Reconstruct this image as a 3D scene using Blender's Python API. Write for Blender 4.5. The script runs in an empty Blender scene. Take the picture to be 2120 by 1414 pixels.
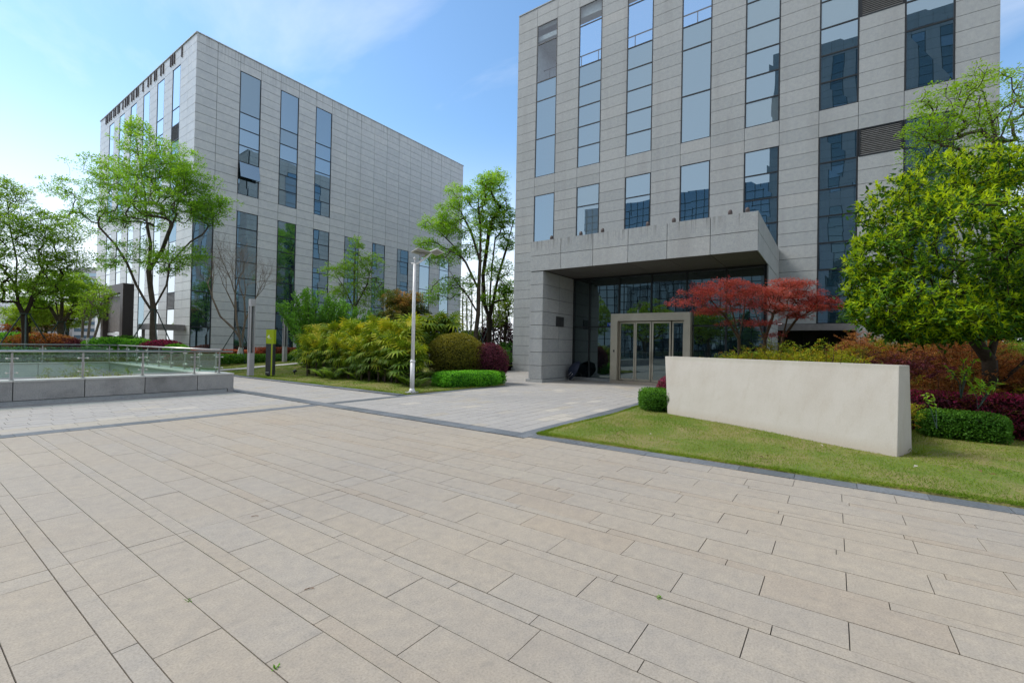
import bpy, math, random
import numpy as np
PI = math.pi
rng = np.random.default_rng(7)
random.seed(7)
scene = bpy.context.scene
COL = scene.collection

# ------------------------------------------------------------------ camera (X and Y run along the two facades)
FPX, YAW, PITCH, ROLL = 940.25, math.radians(35.355), math.radians(0.587), math.radians(1.122)
EYE = np.array([0.0, 0.0, 1.6])
_f = np.array([math.cos(YAW)*math.cos(PITCH), math.sin(YAW)*math.cos(PITCH), math.sin(PITCH)])
_r = np.array([math.sin(YAW), -math.cos(YAW), 0.0]); _u = np.cross(_r, _f)
RGT = math.cos(ROLL)*_r + math.sin(ROLL)*_u
UPV = -math.sin(ROLL)*_r + math.cos(ROLL)*_u
FWD = _f
def D(px, py, depth):
    """world point that lies at a chosen distance along a line of sight measured on the photograph"""
    return EYE + depth*(FWD + RGT*(px-1060)/FPX + UPV*(707-py)/FPX)

# ------------------------------------------------------------------ materials
def new_mat(name):
    m = bpy.data.materials.new(name); m.use_nodes = True
    nt = m.node_tree; nt.nodes.clear()
    return m, nt, nt.nodes, nt.links
def N(nodes, t, **kw):
    n = nodes.new(t)
    for k, v in kw.items():
        if k in ('operation', 'blend_type', 'data_type', 'noise_dimensions', 'attribute_name', 'attribute_type', 'feature', 'distribution', 'interpolation'):
            setattr(n, k, v)
        else:
            n.inputs[k].default_value = v
    return n
def c4(c): return (c[0], c[1], c[2], 1.0)
def ramp(nodes, stops):
    n = nodes.new('ShaderNodeValToRGB'); cr = n.color_ramp
    while len(cr.elements) < len(stops): cr.elements.new(0.5)
    for e, (p, c) in zip(cr.elements, stops): e.position = p; e.color = c4(c)
    return n
def mixc(nodes, links, fac, a, b, mode='MIX'):
    n = nodes.new('ShaderNodeMix'); n.data_type = 'RGBA'; n.blend_type = mode
    for sock, v in ((n.inputs[0], fac), (n.inputs[6], a), (n.inputs[7], b)):
        if hasattr(v, 'is_linked') or hasattr(v, 'node'): links.new(v, sock)
        elif isinstance(v, (int, float)): sock.default_value = v
        else: sock.default_value = c4(v)
    return n.outputs[2]
def plain(name, col, rough=0.5, metal=0.0, noise=0.08, scale=6.0, spec=0.5):
    m, nt, ns, ln = new_mat(name)
    tc = ns.new('ShaderNodeTexCoord')
    nz = N(ns, 'ShaderNodeTexNoise', Scale=scale, Detail=5.0); ln.new(tc.outputs['Object'], nz.inputs['Vector'])
    rp = ramp(ns, [(0.3, [max(0, c*(1-noise*2)) for c in col]), (0.7, [min(1, c*(1+noise)) for c in col])])
    ln.new(nz.outputs['Fac'], rp.inputs['Fac'])
    b = N(ns, 'ShaderNodeBsdfPrincipled', Roughness=rough, Metallic=metal)
    b.inputs['Specular IOR Level'].default_value = spec
    ln.new(rp.outputs['Color'], b.inputs['Base Color'])
    o = ns.new('ShaderNodeOutputMaterial'); ln.new(b.outputs[0], o.inputs[0])
    return m
def stone(name, cols, speck=0.25, speck_scale=90.0, rough=0.75, stain=(0.25, 0.22, 0.18), stain_amt=0.25, stain_scale=0.9, bump=0.15, streak=False, spots=0, spec=0.35, drip=None):
    """granite: per-slab tint attribute, fine speckle, soft large stains"""
    m, nt, ns, ln = new_mat(name)
    at = N(ns, 'ShaderNodeAttribute', attribute_name='tint')
    rp = ramp(ns, [(i/(len(cols)-1), c) for i, c in enumerate(cols)])
    ln.new(at.outputs['Fac'], rp.inputs['Fac'])
    tc = ns.new('ShaderNodeTexCoord')
    n1 = N(ns, 'ShaderNodeTexNoise', Scale=speck_scale, Detail=4.0, Roughness=0.7); ln.new(tc.outputs['Object'], n1.inputs['Vector'])
    r1 = ramp(ns, [(0.30, (1-speck*1.6,)*3), (0.52, (1, 1, 1)), (0.72, (1+speck,)*3)]); ln.new(n1.outputs['Fac'], r1.inputs['Fac'])
    c = mixc(ns, ln, 1.0, rp.outputs['Color'], r1.outputs['Color'], 'MULTIPLY')
    n3 = N(ns, 'ShaderNodeTexNoise', Scale=speck_scale*0.12, Detail=5.0, Roughness=0.65); ln.new(tc.outputs['Object'], n3.inputs['Vector'])
    r3 = ramp(ns, [(0.3, (0.88, 0.885, 0.9)), (0.7, (1.08, 1.06, 1.03))]); ln.new(n3.outputs['Fac'], r3.inputs['Fac'])
    c = mixc(ns, ln, 1.0, c, r3.outputs['Color'], 'MULTIPLY')
    mp = ns.new('ShaderNodeMapping'); ln.new(tc.outputs['Object'], mp.inputs['Vector'])
    if streak: mp.inputs['Scale'].default_value = (3.0, 3.0, 0.35)
    n2 = N(ns, 'ShaderNodeTexNoise', Scale=stain_scale, Detail=6.0, Roughness=0.6); ln.new(mp.outputs[0], n2.inputs['Vector'])
    r2 = ramp(ns, [(0.48, (0, 0, 0)), (0.78, (stain_amt,)*3)]); ln.new(n2.outputs['Fac'], r2.inputs['Fac'])
    c = mixc(ns, ln, r2.outputs['Color'], c, stain)
    if drip:   # rain drips running down from a wet top edge
        md = ns.new('ShaderNodeMapping'); md.inputs['Scale'].default_value = (5.5, 5.5, 0.12); ln.new(tc.outputs['Object'], md.inputs['Vector'])
        nd = N(ns, 'ShaderNodeTexNoise', Scale=1.6, Detail=3.0, Roughness=0.7); ln.new(md.outputs[0], nd.inputs['Vector'])
        rd = ramp(ns, [(0.50, (0, 0, 0)), (0.66, (1, 1, 1))]); ln.new(nd.outputs['Fac'], rd.inputs['Fac'])
        sz = ns.new('ShaderNodeSeparateXYZ'); ln.new(tc.outputs['Object'], sz.inputs[0])
        dm = ns.new('ShaderNodeMapRange'); dm.inputs[1].default_value = drip[0]-drip[1]; dm.inputs[2].default_value = drip[0]; dm.inputs[4].default_value = drip[2]; ln.new(sz.outputs['Z'], dm.inputs[0])
        dx = ns.new('ShaderNodeMath'); dx.operation = 'MULTIPLY'; ln.new(rd.outputs['Color'], dx.inputs[0]); ln.new(dm.outputs[0], dx.inputs[1])
        c = mixc(ns, ln, dx.outputs[0], c, (0.13, 0.13, 0.125))
    if spots:
        n4 = N(ns, 'ShaderNodeTexNoise', Scale=7.5, Detail=2.0, Roughness=0.5); ln.new(tc.outputs['Object'], n4.inputs['Vector'])
        r4 = ramp(ns, [(0.64, (0, 0, 0)), (0.72, (spots,)*3)]); ln.new(n4.outputs['Fac'], r4.inputs['Fac']); c = mixc(ns, ln, r4.outputs['Color'], c, (0.22, 0.20, 0.17))
        n5 = N(ns, 'ShaderNodeTexNoise', Scale=0.33, Detail=4.0, Roughness=0.55); ln.new(tc.outputs['Object'], n5.inputs['Vector'])
        r5 = ramp(ns, [(0.36, (0.94, 0.955, 0.975)), (0.62, (1.03, 1.02, 0.99))]); ln.new(n5.outputs['Fac'], r5.inputs['Fac']); c = mixc(ns, ln, 1.0, c, r5.outputs['Color'], 'MULTIPLY')
    b = N(ns, 'ShaderNodeBsdfPrincipled', Roughness=rough); b.inputs['Specular IOR Level'].default_value = spec
    ln.new(c, b.inputs['Base Color'])
    bp = N(ns, 'ShaderNodeBump', Strength=bump, Distance=0.004); ln.new(n1.outputs['Fac'], bp.inputs['Height'])
    ln.new(bp.outputs[0], b.inputs['Normal'])
    o = ns.new('ShaderNodeOutputMaterial'); ln.new(b.outputs[0], o.inputs[0])
    return m
LEAF_GAIN = 2.15
def leafmat(name, stops, trans=0.35, gloss=0.12, rough=0.45):
    m, nt, ns, ln = new_mat(name)
    at = N(ns, 'ShaderNodeAttribute', attribute_name='tint')
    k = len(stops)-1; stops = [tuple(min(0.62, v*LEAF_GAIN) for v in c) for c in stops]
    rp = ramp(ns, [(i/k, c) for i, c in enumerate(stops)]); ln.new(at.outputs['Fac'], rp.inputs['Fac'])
    oi = ns.new('ShaderNodeObjectInfo')
    mr = ns.new('ShaderNodeMapRange'); mr.inputs[3].default_value = 0.88; mr.inputs[4].default_value = 1.12
    ln.new(oi.outputs['Random'], mr.inputs[0])
    vm = ns.new('ShaderNodeVectorMath'); vm.operation = 'SCALE'
    ln.new(rp.outputs['Color'], vm.inputs[0]); ln.new(mr.outputs[0], vm.inputs['Scale'])
    d = ns.new('ShaderNodeBsdfDiffuse'); t = ns.new('ShaderNodeBsdfTranslucent')
    ln.new(vm.outputs[0], d.inputs[0])
    tm = ns.new('ShaderNodeVectorMath'); tm.operation = 'MULTIPLY'; tm.inputs[1].default_value = (1.35, 1.25, 0.6)
    ln.new(vm.outputs[0], tm.inputs[0]); ln.new(tm.outputs[0], t.inputs[0])
    mx = ns.new('ShaderNodeMixShader'); mx.inputs[0].default_value = trans
    ln.new(d.outputs[0], mx.inputs[1]); ln.new(t.outputs[0], mx.inputs[2])
    g = N(ns, 'ShaderNodeBsdfGlossy', Roughness=rough); g.inputs[0].default_value = (0.9, 0.95, 1, 1)
    fr = schlick(ns, ln)
    ml = ns.new('ShaderNodeMath'); ml.operation = 'MULTIPLY'; ml.inputs[1].default_value = gloss
    ln.new(fr.outputs[0], ml.inputs[0])
    m2 = ns.new('ShaderNodeMixShader'); ln.new(ml.outputs[0], m2.inputs[0])
    ln.new(mx.outputs[0], m2.inputs[1]); ln.new(g.outputs[0], m2.inputs[2])
    o = ns.new('ShaderNodeOutputMaterial'); ln.new(m2.outputs[0], o.inputs[0])
    return m
def schlick(ns, ln, f0=0.04):
    """reflectance that rises towards grazing angles, the same from either side of a pane or leaf"""
    lw = ns.new('ShaderNodeLayerWeight'); lw.inputs['Blend'].default_value = 0.5
    pw = ns.new('ShaderNodeMath'); pw.operation = 'POWER'; pw.inputs[1].default_value = 5.0; ln.new(lw.outputs['Facing'], pw.inputs[0])
    ma = ns.new('ShaderNodeMath'); ma.operation = 'MULTIPLY_ADD'; ma.inputs[1].default_value = 1-f0; ma.inputs[2].default_value = f0; ln.new(pw.outputs[0], ma.inputs[0])
    return ma
def coated_glass(name, base=(0.012, 0.030, 0.042), tint=(0.66, 0.85, 0.98), refl=0.34, wave=0.25, scale=0.55):
    """tinted coated office glass: a dark room behind, a strong wavy mirror in front"""
    m, nt, ns, ln = new_mat(name)
    tc = ns.new('ShaderNodeTexCoord')
    nz = N(ns, 'ShaderNodeTexNoise', Scale=scale, Detail=0.0); ln.new(tc.outputs['Object'], nz.inputs['Vector'])
    bp = N(ns, 'ShaderNodeBump', Strength=wave, Distance=0.03); ln.new(nz.outputs['Fac'], bp.inputs['Height'])
    d = ns.new('ShaderNodeBsdfDiffuse'); d.inputs[0].default_value = c4(base)
    g = N(ns, 'ShaderNodeBsdfGlossy', Roughness=0.004); g.inputs[0].default_value = c4(tint); ln.new(bp.outputs[0], g.inputs['Normal'])
    fr = schlick(ns, ln)
    mr = ns.new('ShaderNodeMapRange'); mr.inputs[3].default_value = refl; mr.inputs[4].default_value = 1.0
    ln.new(fr.outputs[0], mr.inputs[0])
    mx = ns.new('ShaderNodeMixShader'); ln.new(mr.outputs[0], mx.inputs[0]); ln.new(d.outputs[0], mx.inputs[1]); ln.new(g.outputs[0], mx.inputs[2])
    o = ns.new('ShaderNodeOutputMaterial'); ln.new(mx.outputs[0], o.inputs[0])
    return m
def clear_glass(name, tint=(0.80, 0.92, 0.88), refl=0.05, wave=0.0, scale=0.6, gl=(1, 1, 1)):
    m, nt, ns, ln = new_mat(name)
    t = ns.new('ShaderNodeBsdfTransparent'); t.inputs[0].default_value = c4(tint)
    g = N(ns, 'ShaderNodeBsdfGlossy', Roughness=0.005); g.inputs[0].default_value = c4(gl)
    if wave:
        tc = ns.new('ShaderNodeTexCoord')
        nz = N(ns, 'ShaderNodeTexNoise', Scale=scale, Detail=1.0); ln.new(tc.outputs['Object'], nz.inputs['Vector'])
        bp = N(ns, 'ShaderNodeBump', Strength=wave, Distance=0.03); ln.new(nz.outputs['Fac'], bp.inputs['Height']); ln.new(bp.outputs[0], g.inputs['Normal'])
    fr = schlick(ns, ln)
    mr = ns.new('ShaderNodeMapRange'); mr.inputs[3].default_value = refl; mr.inputs[4].default_value = 1.0
    ln.new(fr.outputs[0], mr.inputs[0])
    mx = ns.new('ShaderNodeMixShader'); ln.new(mr.outputs[0], mx.inputs[0]); ln.new(t.outputs[0], mx.inputs[1]); ln.new(g.outputs[0], mx.inputs[2])
    o = ns.new('ShaderNodeOutputMaterial'); ln.new(mx.outputs[0], o.inputs[0])
    return m
def ground_mat(name, cols, scale=1.2, fine=40.0, rough=0.95):
    m, nt, ns, ln = new_mat(name)
    tc = ns.new('ShaderNodeTexCoord')
    n1 = N(ns, 'ShaderNodeTexNoise', Scale=scale, Detail=8.0, Roughness=0.65); ln.new(tc.outputs['Object'], n1.inputs['Vector'])
    rp = ramp(ns, [(0.25+0.5*i/(len(cols)-1), c) for i, c in enumerate(cols)]); ln.new(n1.outputs['Fac'], rp.inputs['Fac'])
    n2 = N(ns, 'ShaderNodeTexNoise', Scale=fine, Detail=3.0); ln.new(tc.outputs['Object'], n2.inputs['Vector'])
    r2 = ramp(ns, [(0.3, (0.7,)*3), (0.7, (1.25,)*3)]); ln.new(n2.outputs['Fac'], r2.inputs['Fac'])
    c = mixc(ns, ln, 1.0, rp.outputs['Color'], r2.outputs['Color'], 'MULTIPLY')
    b = N(ns, 'ShaderNodeBsdfPrincipled', Roughness=rough); b.inputs['Specular IOR Level'].default_value = 0.2
    ln.new(c, b.inputs['Base Color'])
    bp = N(ns, 'ShaderNodeBump', Strength=0.4, Distance=0.01); ln.new(n2.outputs['Fac'], bp.inputs['Height']); ln.new(bp.outputs[0], b.inputs['Normal'])
    o = ns.new('ShaderNodeOutputMaterial'); ln.new(b.outputs[0], o.inputs[0])
    return m
def plaster(name):
    m, nt, ns, ln = new_mat(name)
    tc = ns.new('ShaderNodeTexCoord')
    n1 = N(ns, 'ShaderNodeTexNoise', Scale=1.6, Detail=7.0, Roughness=0.6); ln.new(tc.outputs['Object'], n1.inputs['Vector'])
    r1 = ramp(ns, [(0.3, (0.405, 0.375, 0.33)), (0.5, (0.432, 0.406, 0.364)), (0.72, (0.455, 0.432, 0.392))]); ln.new(n1.outputs['Fac'], r1.inputs['Fac'])
    mp = ns.new('ShaderNodeMapping'); mp.inputs['Scale'].default_value = (5, 5, 0.7); ln.new(tc.outputs['Object'], mp.inputs['Vector'])
    n2 = N(ns, 'ShaderNodeTexNoise', Scale=1.5, Detail=6.0, Roughness=0.7); ln.new(mp.outputs[0], n2.inputs['Vector'])
    r2 = ramp(ns, [(0.52, (0, 0, 0)), (0.82, (0.40, 0.40, 0.40))]); ln.new(n2.outputs['Fac'], r2.inputs['Fac'])
    c = mixc(ns, ln, r2.outputs['Color'], r1.outputs['Color'], (0.33, 0.275, 0.205))
    sx = ns.new('ShaderNodeSeparateXYZ'); ln.new(tc.outputs['Object'], sx.inputs[0])
    mr = ns.new('ShaderNodeMapRange'); mr.inputs[1].default_value = 0.22; mr.inputs[2].default_value = 0.0; ln.new(sx.outputs['Z'], mr.inputs[0])
    mt = ns.new('ShaderNodeMath'); mt.operation = 'MULTIPLY'; ln.new(mr.outputs[0], mt.inputs[0]); ln.new(n1.outputs['Fac'], mt.inputs[1])
    c = mixc(ns, ln, mt.outputs[0], c, (0.33, 0.27, 0.19))
    mr2 = ns.new('ShaderNodeMapRange'); mr2.inputs[1].default_value = 1.31; mr2.inputs[2].default_value = 1.42; ln.new(sx.outputs['Z'], mr2.inputs[0])
    mt2 = ns.new('ShaderNodeMath'); mt2.operation = 'MULTIPLY'; ln.new(mr2.outputs[0], mt2.inputs[0]); ln.new(n2.outputs['Fac'], mt2.inputs[1])
    c = mixc(ns, ln, mt2.outputs[0], c, (0.30, 0.29, 0.23))
    n3 = N(ns, 'ShaderNodeTexNoise', Scale=110.0, Detail=3.0); ln.new(tc.outputs['Object'], n3.inputs['Vector'])
    r3 = ramp(ns, [(0.3, (0.9,)*3), (0.7, (1.07,)*3)]); ln.new(n3.outputs['Fac'], r3.inputs['Fac'])
    c = mixc(ns, ln, 1.0, c, r3.outputs['Color'], 'MULTIPLY')
    b = N(ns, 'ShaderNodeBsdfPrincipled', Roughness=0.85); b.inputs['Specular IOR Level'].default_value = 0.25
    ln.new(c, b.inputs['Base Color'])
    bp = N(ns, 'ShaderNodeBump', Strength=0.35, Distance=0.004); ln.new(n3.outputs['Fac'], bp.inputs['Height']); ln.new(bp.outputs[0], b.inputs['Normal'])
    o = ns.new('ShaderNodeOutputMaterial'); ln.new(b.outputs[0], o.inputs[0])
    return m

M = {}
M['pave_warm'] = stone('beige granite paving', [(0.355, 0.302, 0.240), (0.358, 0.312, 0.252), (0.360, 0.317, 0.261), (0.352, 0.317, 0.270), (0.372, 0.328, 0.264)], speck=0.16, speck_scale=85, stain=(0.27, 0.22, 0.17), stain_amt=0.28, stain_scale=1.1, spots=0.3)
M['pave_grey'] = stone('grey granite paving', [(0.345, 0.33, 0.31), (0.36, 0.345, 0.322), (0.375, 0.357, 0.332), (0.375, 0.34, 0.28), (0.46, 0.43, 0.38)], speck=0.16, speck_scale=80, stain=(0.28, 0.26, 0.23), stain_amt=0.3, stain_scale=0.7)
M['slate'] = stone('dark slate kerb', [(0.10, 0.115, 0.125), (0.135, 0.15, 0.165), (0.175, 0.19, 0.205)], speck=0.2, speck_scale=30, stain=(0.30, 0.30, 0.29), stain_amt=0.35, stain_scale=2.2, rough=0.6)
M['joint'] = plain('joint dirt', (0.055, 0.049, 0.04), 0.95, scale=3)
M['granite'] = stone('grey granite cladding', [(0.32, 0.346, 0.358), (0.345, 0.370, 0.381), (0.37, 0.393, 0.402), (0.40, 0.41, 0.408)], speck=0.2, speck_scale=55, stain=(0.23, 0.236, 0.235), stain_amt=0.5, stain_scale=0.4, streak=True)
M['granite_canopy'] = stone('grey granite canopy cladding', [(0.32, 0.346, 0.358), (0.345, 0.370, 0.381), (0.37, 0.393, 0.402), (0.40, 0.41, 0.408)], speck=0.2, speck_scale=55, stain=(0.23, 0.236, 0.235), stain_amt=0.5, stain_scale=0.4, streak=True, drip=(6.37, 0.55, 0.75))
M['granite_far'] = stone('silver granite cladding', [(0.50, 0.53, 0.54), (0.53, 0.557, 0.566), (0.555, 0.58, 0.586), (0.585, 0.60, 0.595)], rough=0.38, spec=0.5, speck=0.1, speck_scale=30, stain=(0.43, 0.44, 0.44), stain_amt=0.35, stain_scale=0.25, streak=True, drip=(22.8, 1.5, 0.45))
M['granite_dark'] = stone('dark granite parapet', [(0.32, 0.32, 0.314), (0.345, 0.345, 0.336), (0.37, 0.366, 0.355)], speck=0.5, speck_scale=70, stain=(0.06, 0.055, 0.05), stain_amt=0.6, stain_scale=1.1)
M['granite_light'] = stone('pale granite coping', [(0.50, 0.50, 0.48), (0.55, 0.54, 0.51)], speck=0.12, stain=(0.3, 0.28, 0.25), stain_amt=0.3)
M['backing'] = plain('dark joint backing', (0.075, 0.078, 0.08), 0.9)
M['frame'] = plain('dark anodised frame', (0.022, 0.026, 0.030), 0.4, 0.3)
M['glass'] = coated_glass('blue coated glass', refl=0.30, wave=0.17)
M['glass_blind'] = coated_glass('coated glass with blind behind', base=(0.10, 0.125, 0.13), refl=0.24, wave=0.10)
M['glass_far'] = coated_glass('coated glass', refl=0.34, wave=0.17)
M['glass_end'] = coated_glass('bright end wall glass', base=(0.03, 0.04, 0.045), tint=(0.93, 0.97, 1.0), refl=0.66, wave=0.12)
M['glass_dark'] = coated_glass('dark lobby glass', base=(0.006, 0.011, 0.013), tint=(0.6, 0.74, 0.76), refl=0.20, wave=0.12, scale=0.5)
M['glass_clear'] = clear_glass('clear parapet glass', (0.82, 0.92, 0.95), 0.08)
M['glass_rail'] = clear_glass('green balustrade glass', (0.74, 0.86, 0.82), 0.045)
M['glass_rail_edge'] = plain('glass edge', (0.10, 0.22, 0.18), 0.2)
M['steel'] = plain('brushed stainless steel', (0.52, 0.50, 0.47), 0.32, 0.9, noise=0.05)
M['steel_dull'] = plain('dull steel post', (0.30, 0.29, 0.275), 0.4, 0.7)
M['bronze'] = plain('champagne steel door frame', (0.52, 0.475, 0.39), 0.42, 0.6, noise=0.06, scale=2.0)
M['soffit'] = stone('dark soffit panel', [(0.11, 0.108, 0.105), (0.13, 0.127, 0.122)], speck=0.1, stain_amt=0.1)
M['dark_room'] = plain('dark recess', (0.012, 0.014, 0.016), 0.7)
M['white_paint'] = plain('white painted metal', (0.70, 0.71, 0.72), 0.4, 0.0, noise=0.04)
M['grey_paint'] = plain('light grey painted metal', (0.36, 0.355, 0.37), 0.45, 0.1, noise=0.04)
M['plaster'] = plaster('stained cream plaster')
M['louver'] = plain('louvre blade', (0.19, 0.19, 0.185), 0.5, 0.3)
M['beam'] = plain('grey metal fascia', (0.20, 0.19, 0.195), 0.5, 0.2)
M['bark'] = ground_mat('bark', [(0.045, 0.036, 0.028), (0.085, 0.068, 0.052), (0.13, 0.108, 0.085)], scale=3.0, fine=30.0)
M['bark_pale'] = ground_mat('pale bark', [(0.12, 0.095, 0.07), (0.19, 0.15, 0.115), (0.25, 0.20, 0.155)], scale=3.0, fine=30.0)
M['limewash_bark'] = ground_mat('grey bark', [(0.36, 0.32, 0.27), (0.5, 0.45, 0.38)], scale=3.0, fine=30.0)
M['bark_dark'] = ground_mat('dark bark', [(0.022, 0.017, 0.013), (0.05, 0.038, 0.028)], scale=3.0, fine=30.0)
M['bark_red'] = ground_mat('maple bark', [(0.06, 0.04, 0.028), (0.115, 0.08, 0.05)], scale=3.0, fine=30.0)
M['limewash'] = plain('limewash', (0.62, 0.60, 0.58), 0.9, noise=0.12)
M['stake'] = plain('dark green stake', (0.022, 0.05, 0.042), 0.55)
M['lime_green'] = plain('lime green panel', (0.36, 0.46, 0.015), 0.4, noise=0.03)
M['charcoal'] = plain('charcoal panel', (0.045, 0.047, 0.05), 0.5)
M['white'] = plain('white lettering', (0.82, 0.82, 0.80), 0.5, noise=0.02)
M['solar'] = plain('solar cell', (0.012, 0.016, 0.035), 0.15)
M['solar_back'] = plain('solar panel backing', (0.40, 0.40, 0.39), 0.5)
M['navy'] = plain('navy umbrella cloth', (0.010, 0.018, 0.045), 0.6, noise=0.1)
M['black'] = plain('black metal', (0.012, 0.012, 0.013), 0.4)
M['wood_brown'] = plain('brown metal cladding', (0.070, 0.052, 0.048), 0.5, 0.2, noise=0.15, scale=2)
M['wood_dark'] = plain('dark brown metal', (0.022, 0.016, 0.016), 0.45, 0.2)
M['taupe'] = plain('taupe slatted panel', (0.20, 0.175, 0.165), 0.6, noise=0.12, scale=4)
M['blue_sign'] = plain('blue sticker', (0.01, 0.10, 0.55), 0.4)
M['plaque'] = plain('grey brushed plaque', (0.085, 0.085, 0.085), 0.35, 0.6)
M['soil'] = ground_mat('soil', [(0.035, 0.027, 0.018), (0.07, 0.052, 0.034), (0.10, 0.078, 0.05)], scale=2.0)
M['turf'] = ground_mat('turf', [(0.16, 0.15, 0.045), (0.12, 0.17, 0.03), (0.22, 0.19, 0.075), (0.11, 0.17, 0.025)], scale=0.9, fine=60)
M['earth'] = ground_mat('distant ground', [(0.16, 0.16, 0.14), (0.22, 0.22, 0.20)], scale=0.2)
M['path'] = ground_mat('pale path', [(0.42, 0.41, 0.38), (0.50, 0.48, 0.44)], scale=1.5)
M['dead_leaf'] = plain('dead leaf', (0.22, 0.11, 0.045), 0.8, noise=0.3, scale=20)
M['pale_leaf'] = plain('pale dry leaf', (0.50, 0.45, 0.37), 0.8, noise=0.15, scale=20)
M['tower_blue'] = coated_glass('curtain wall glass', base=(0.02, 0.05, 0.08), refl=0.25)
M['concrete'] = plain('pale render', (0.42, 0.42, 0.42), 0.8)

G_ = lambda *a: a
L = {}
L['tree_green'] = leafmat('fresh tree leaf', [(0.045, 0.105, 0.013), (0.075, 0.16, 0.016), (0.12, 0.215, 0.02), (0.17, 0.25, 0.03)], 0.6)
L['tree_light'] = leafmat('light layered leaf', [(0.05, 0.115, 0.010), (0.085, 0.17, 0.012), (0.13, 0.225, 0.018), (0.17, 0.25, 0.025)], 0.52)
L['tree_dark'] = leafmat('dark tree leaf', [(0.055, 0.12, 0.015), (0.088, 0.17, 0.018), (0.13, 0.215, 0.022), (0.17, 0.24, 0.03)], 0.6)
L['tree_yellow'] = leafmat('yellow green leaf', [(0.07, 0.12, 0.012), (0.12, 0.19, 0.018), (0.20, 0.26, 0.025)], 0.45)
L['ginkgo'] = leafmat('spring leaf', [(0.065, 0.14, 0.012), (0.115, 0.215, 0.018), (0.17, 0.27, 0.03)], 0.55)
L['willow'] = leafmat('willow leaf', [(0.03, 0.085, 0.012), (0.06, 0.15, 0.02), (0.12, 0.25, 0.03)], 0.4)
L['glossy'] = leafmat('evergreen leaf', [(0.010, 0.034, 0.005), (0.026, 0.070, 0.007), (0.065, 0.135, 0.008), (0.125, 0.205, 0.006), (0.20, 0.262, 0.006)], 0.42, 0.14, 0.4)
L['maple_red'] = leafmat('red maple leaf', [(0.080, 0.010, 0.012), (0.155, 0.023, 0.025), (0.21, 0.046, 0.043), (0.25, 0.085, 0.075)], 0.35)
L['photinia'] = leafmat('photinia leaf', [(0.020, 0.038, 0.010), (0.045, 0.065, 0.014), (0.085, 0.085, 0.02), (0.26, 0.13, 0.045), (0.38, 0.20, 0.075)], 0.25)
L['palm'] = leafmat('fan palm leaf', [(0.012, 0.032, 0.006), (0.028, 0.062, 0.008), (0.070, 0.11, 0.009), (0.145, 0.168, 0.010), (0.235, 0.20, 0.018)], 0.3, 0.15)
L['fern'] = leafmat('fern leaf', [(0.06, 0.115, 0.016), (0.115, 0.185, 0.024), (0.17, 0.24, 0.035)], 0.45)
L['hedge'] = leafmat('bright hedge leaf', [(0.014, 0.06, 0.008), (0.035, 0.13, 0.010), (0.08, 0.23, 0.015), (0.14, 0.31, 0.03)], 0.3, 0.15)
L['hedge_dull'] = leafmat('box hedge leaf', [(0.012, 0.04, 0.007), (0.030, 0.085, 0.010), (0.06, 0.14, 0.014)], 0.3)
L['olive'] = leafmat('olive gold leaf', [(0.022, 0.025, 0.006), (0.050, 0.052, 0.009), (0.088, 0.084, 0.011), (0.15, 0.128, 0.015)], 0.3)
L['purple'] = leafmat('purple leaf', [(0.016, 0.006, 0.010), (0.042, 0.012, 0.020), (0.085, 0.020, 0.034), (0.12, 0.05, 0.03)], 0.25)
L['pink'] = leafmat('pink flowering leaf', [(0.025, 0.010, 0.013), (0.060, 0.014, 0.024), (0.14, 0.016, 0.042), (0.28, 0.018, 0.075)], 0.25)
L['red_hedge'] = leafmat('red hedge leaf', [(0.045, 0.020, 0.012), (0.11, 0.030, 0.018), (0.22, 0.055, 0.030), (0.30, 0.10, 0.055)], 0.3)
L['rust'] = leafmat('rust leaf', [(0.040, 0.020, 0.009), (0.105, 0.036, 0.014), (0.165, 0.058, 0.020), (0.20, 0.095, 0.03), (0.07, 0.09, 0.02)], 0.3)
L['amber'] = leafmat('amber nandina leaf', [(0.05, 0.078, 0.007), (0.085, 0.128, 0.008), (0.125, 0.148, 0.009), (0.175, 0.135, 0.010), (0.225, 0.10, 0.014)], 0.35)
L['bamboo'] = leafmat('bamboo leaf', [(0.06, 0.09, 0.02), (0.13, 0.16, 0.04), (0.20, 0.20, 0.06)], 0.35)
L['grass'] = leafmat('grass blade', [(0.040, 0.082, 0.007), (0.072, 0.116, 0.010), (0.105, 0.135, 0.015), (0.155, 0.135, 0.04)], 0.3, 0.05)
L['weed'] = leafmat('weed leaf', [(0.05, 0.12, 0.012), (0.09, 0.19, 0.02)], 0.3)

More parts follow.
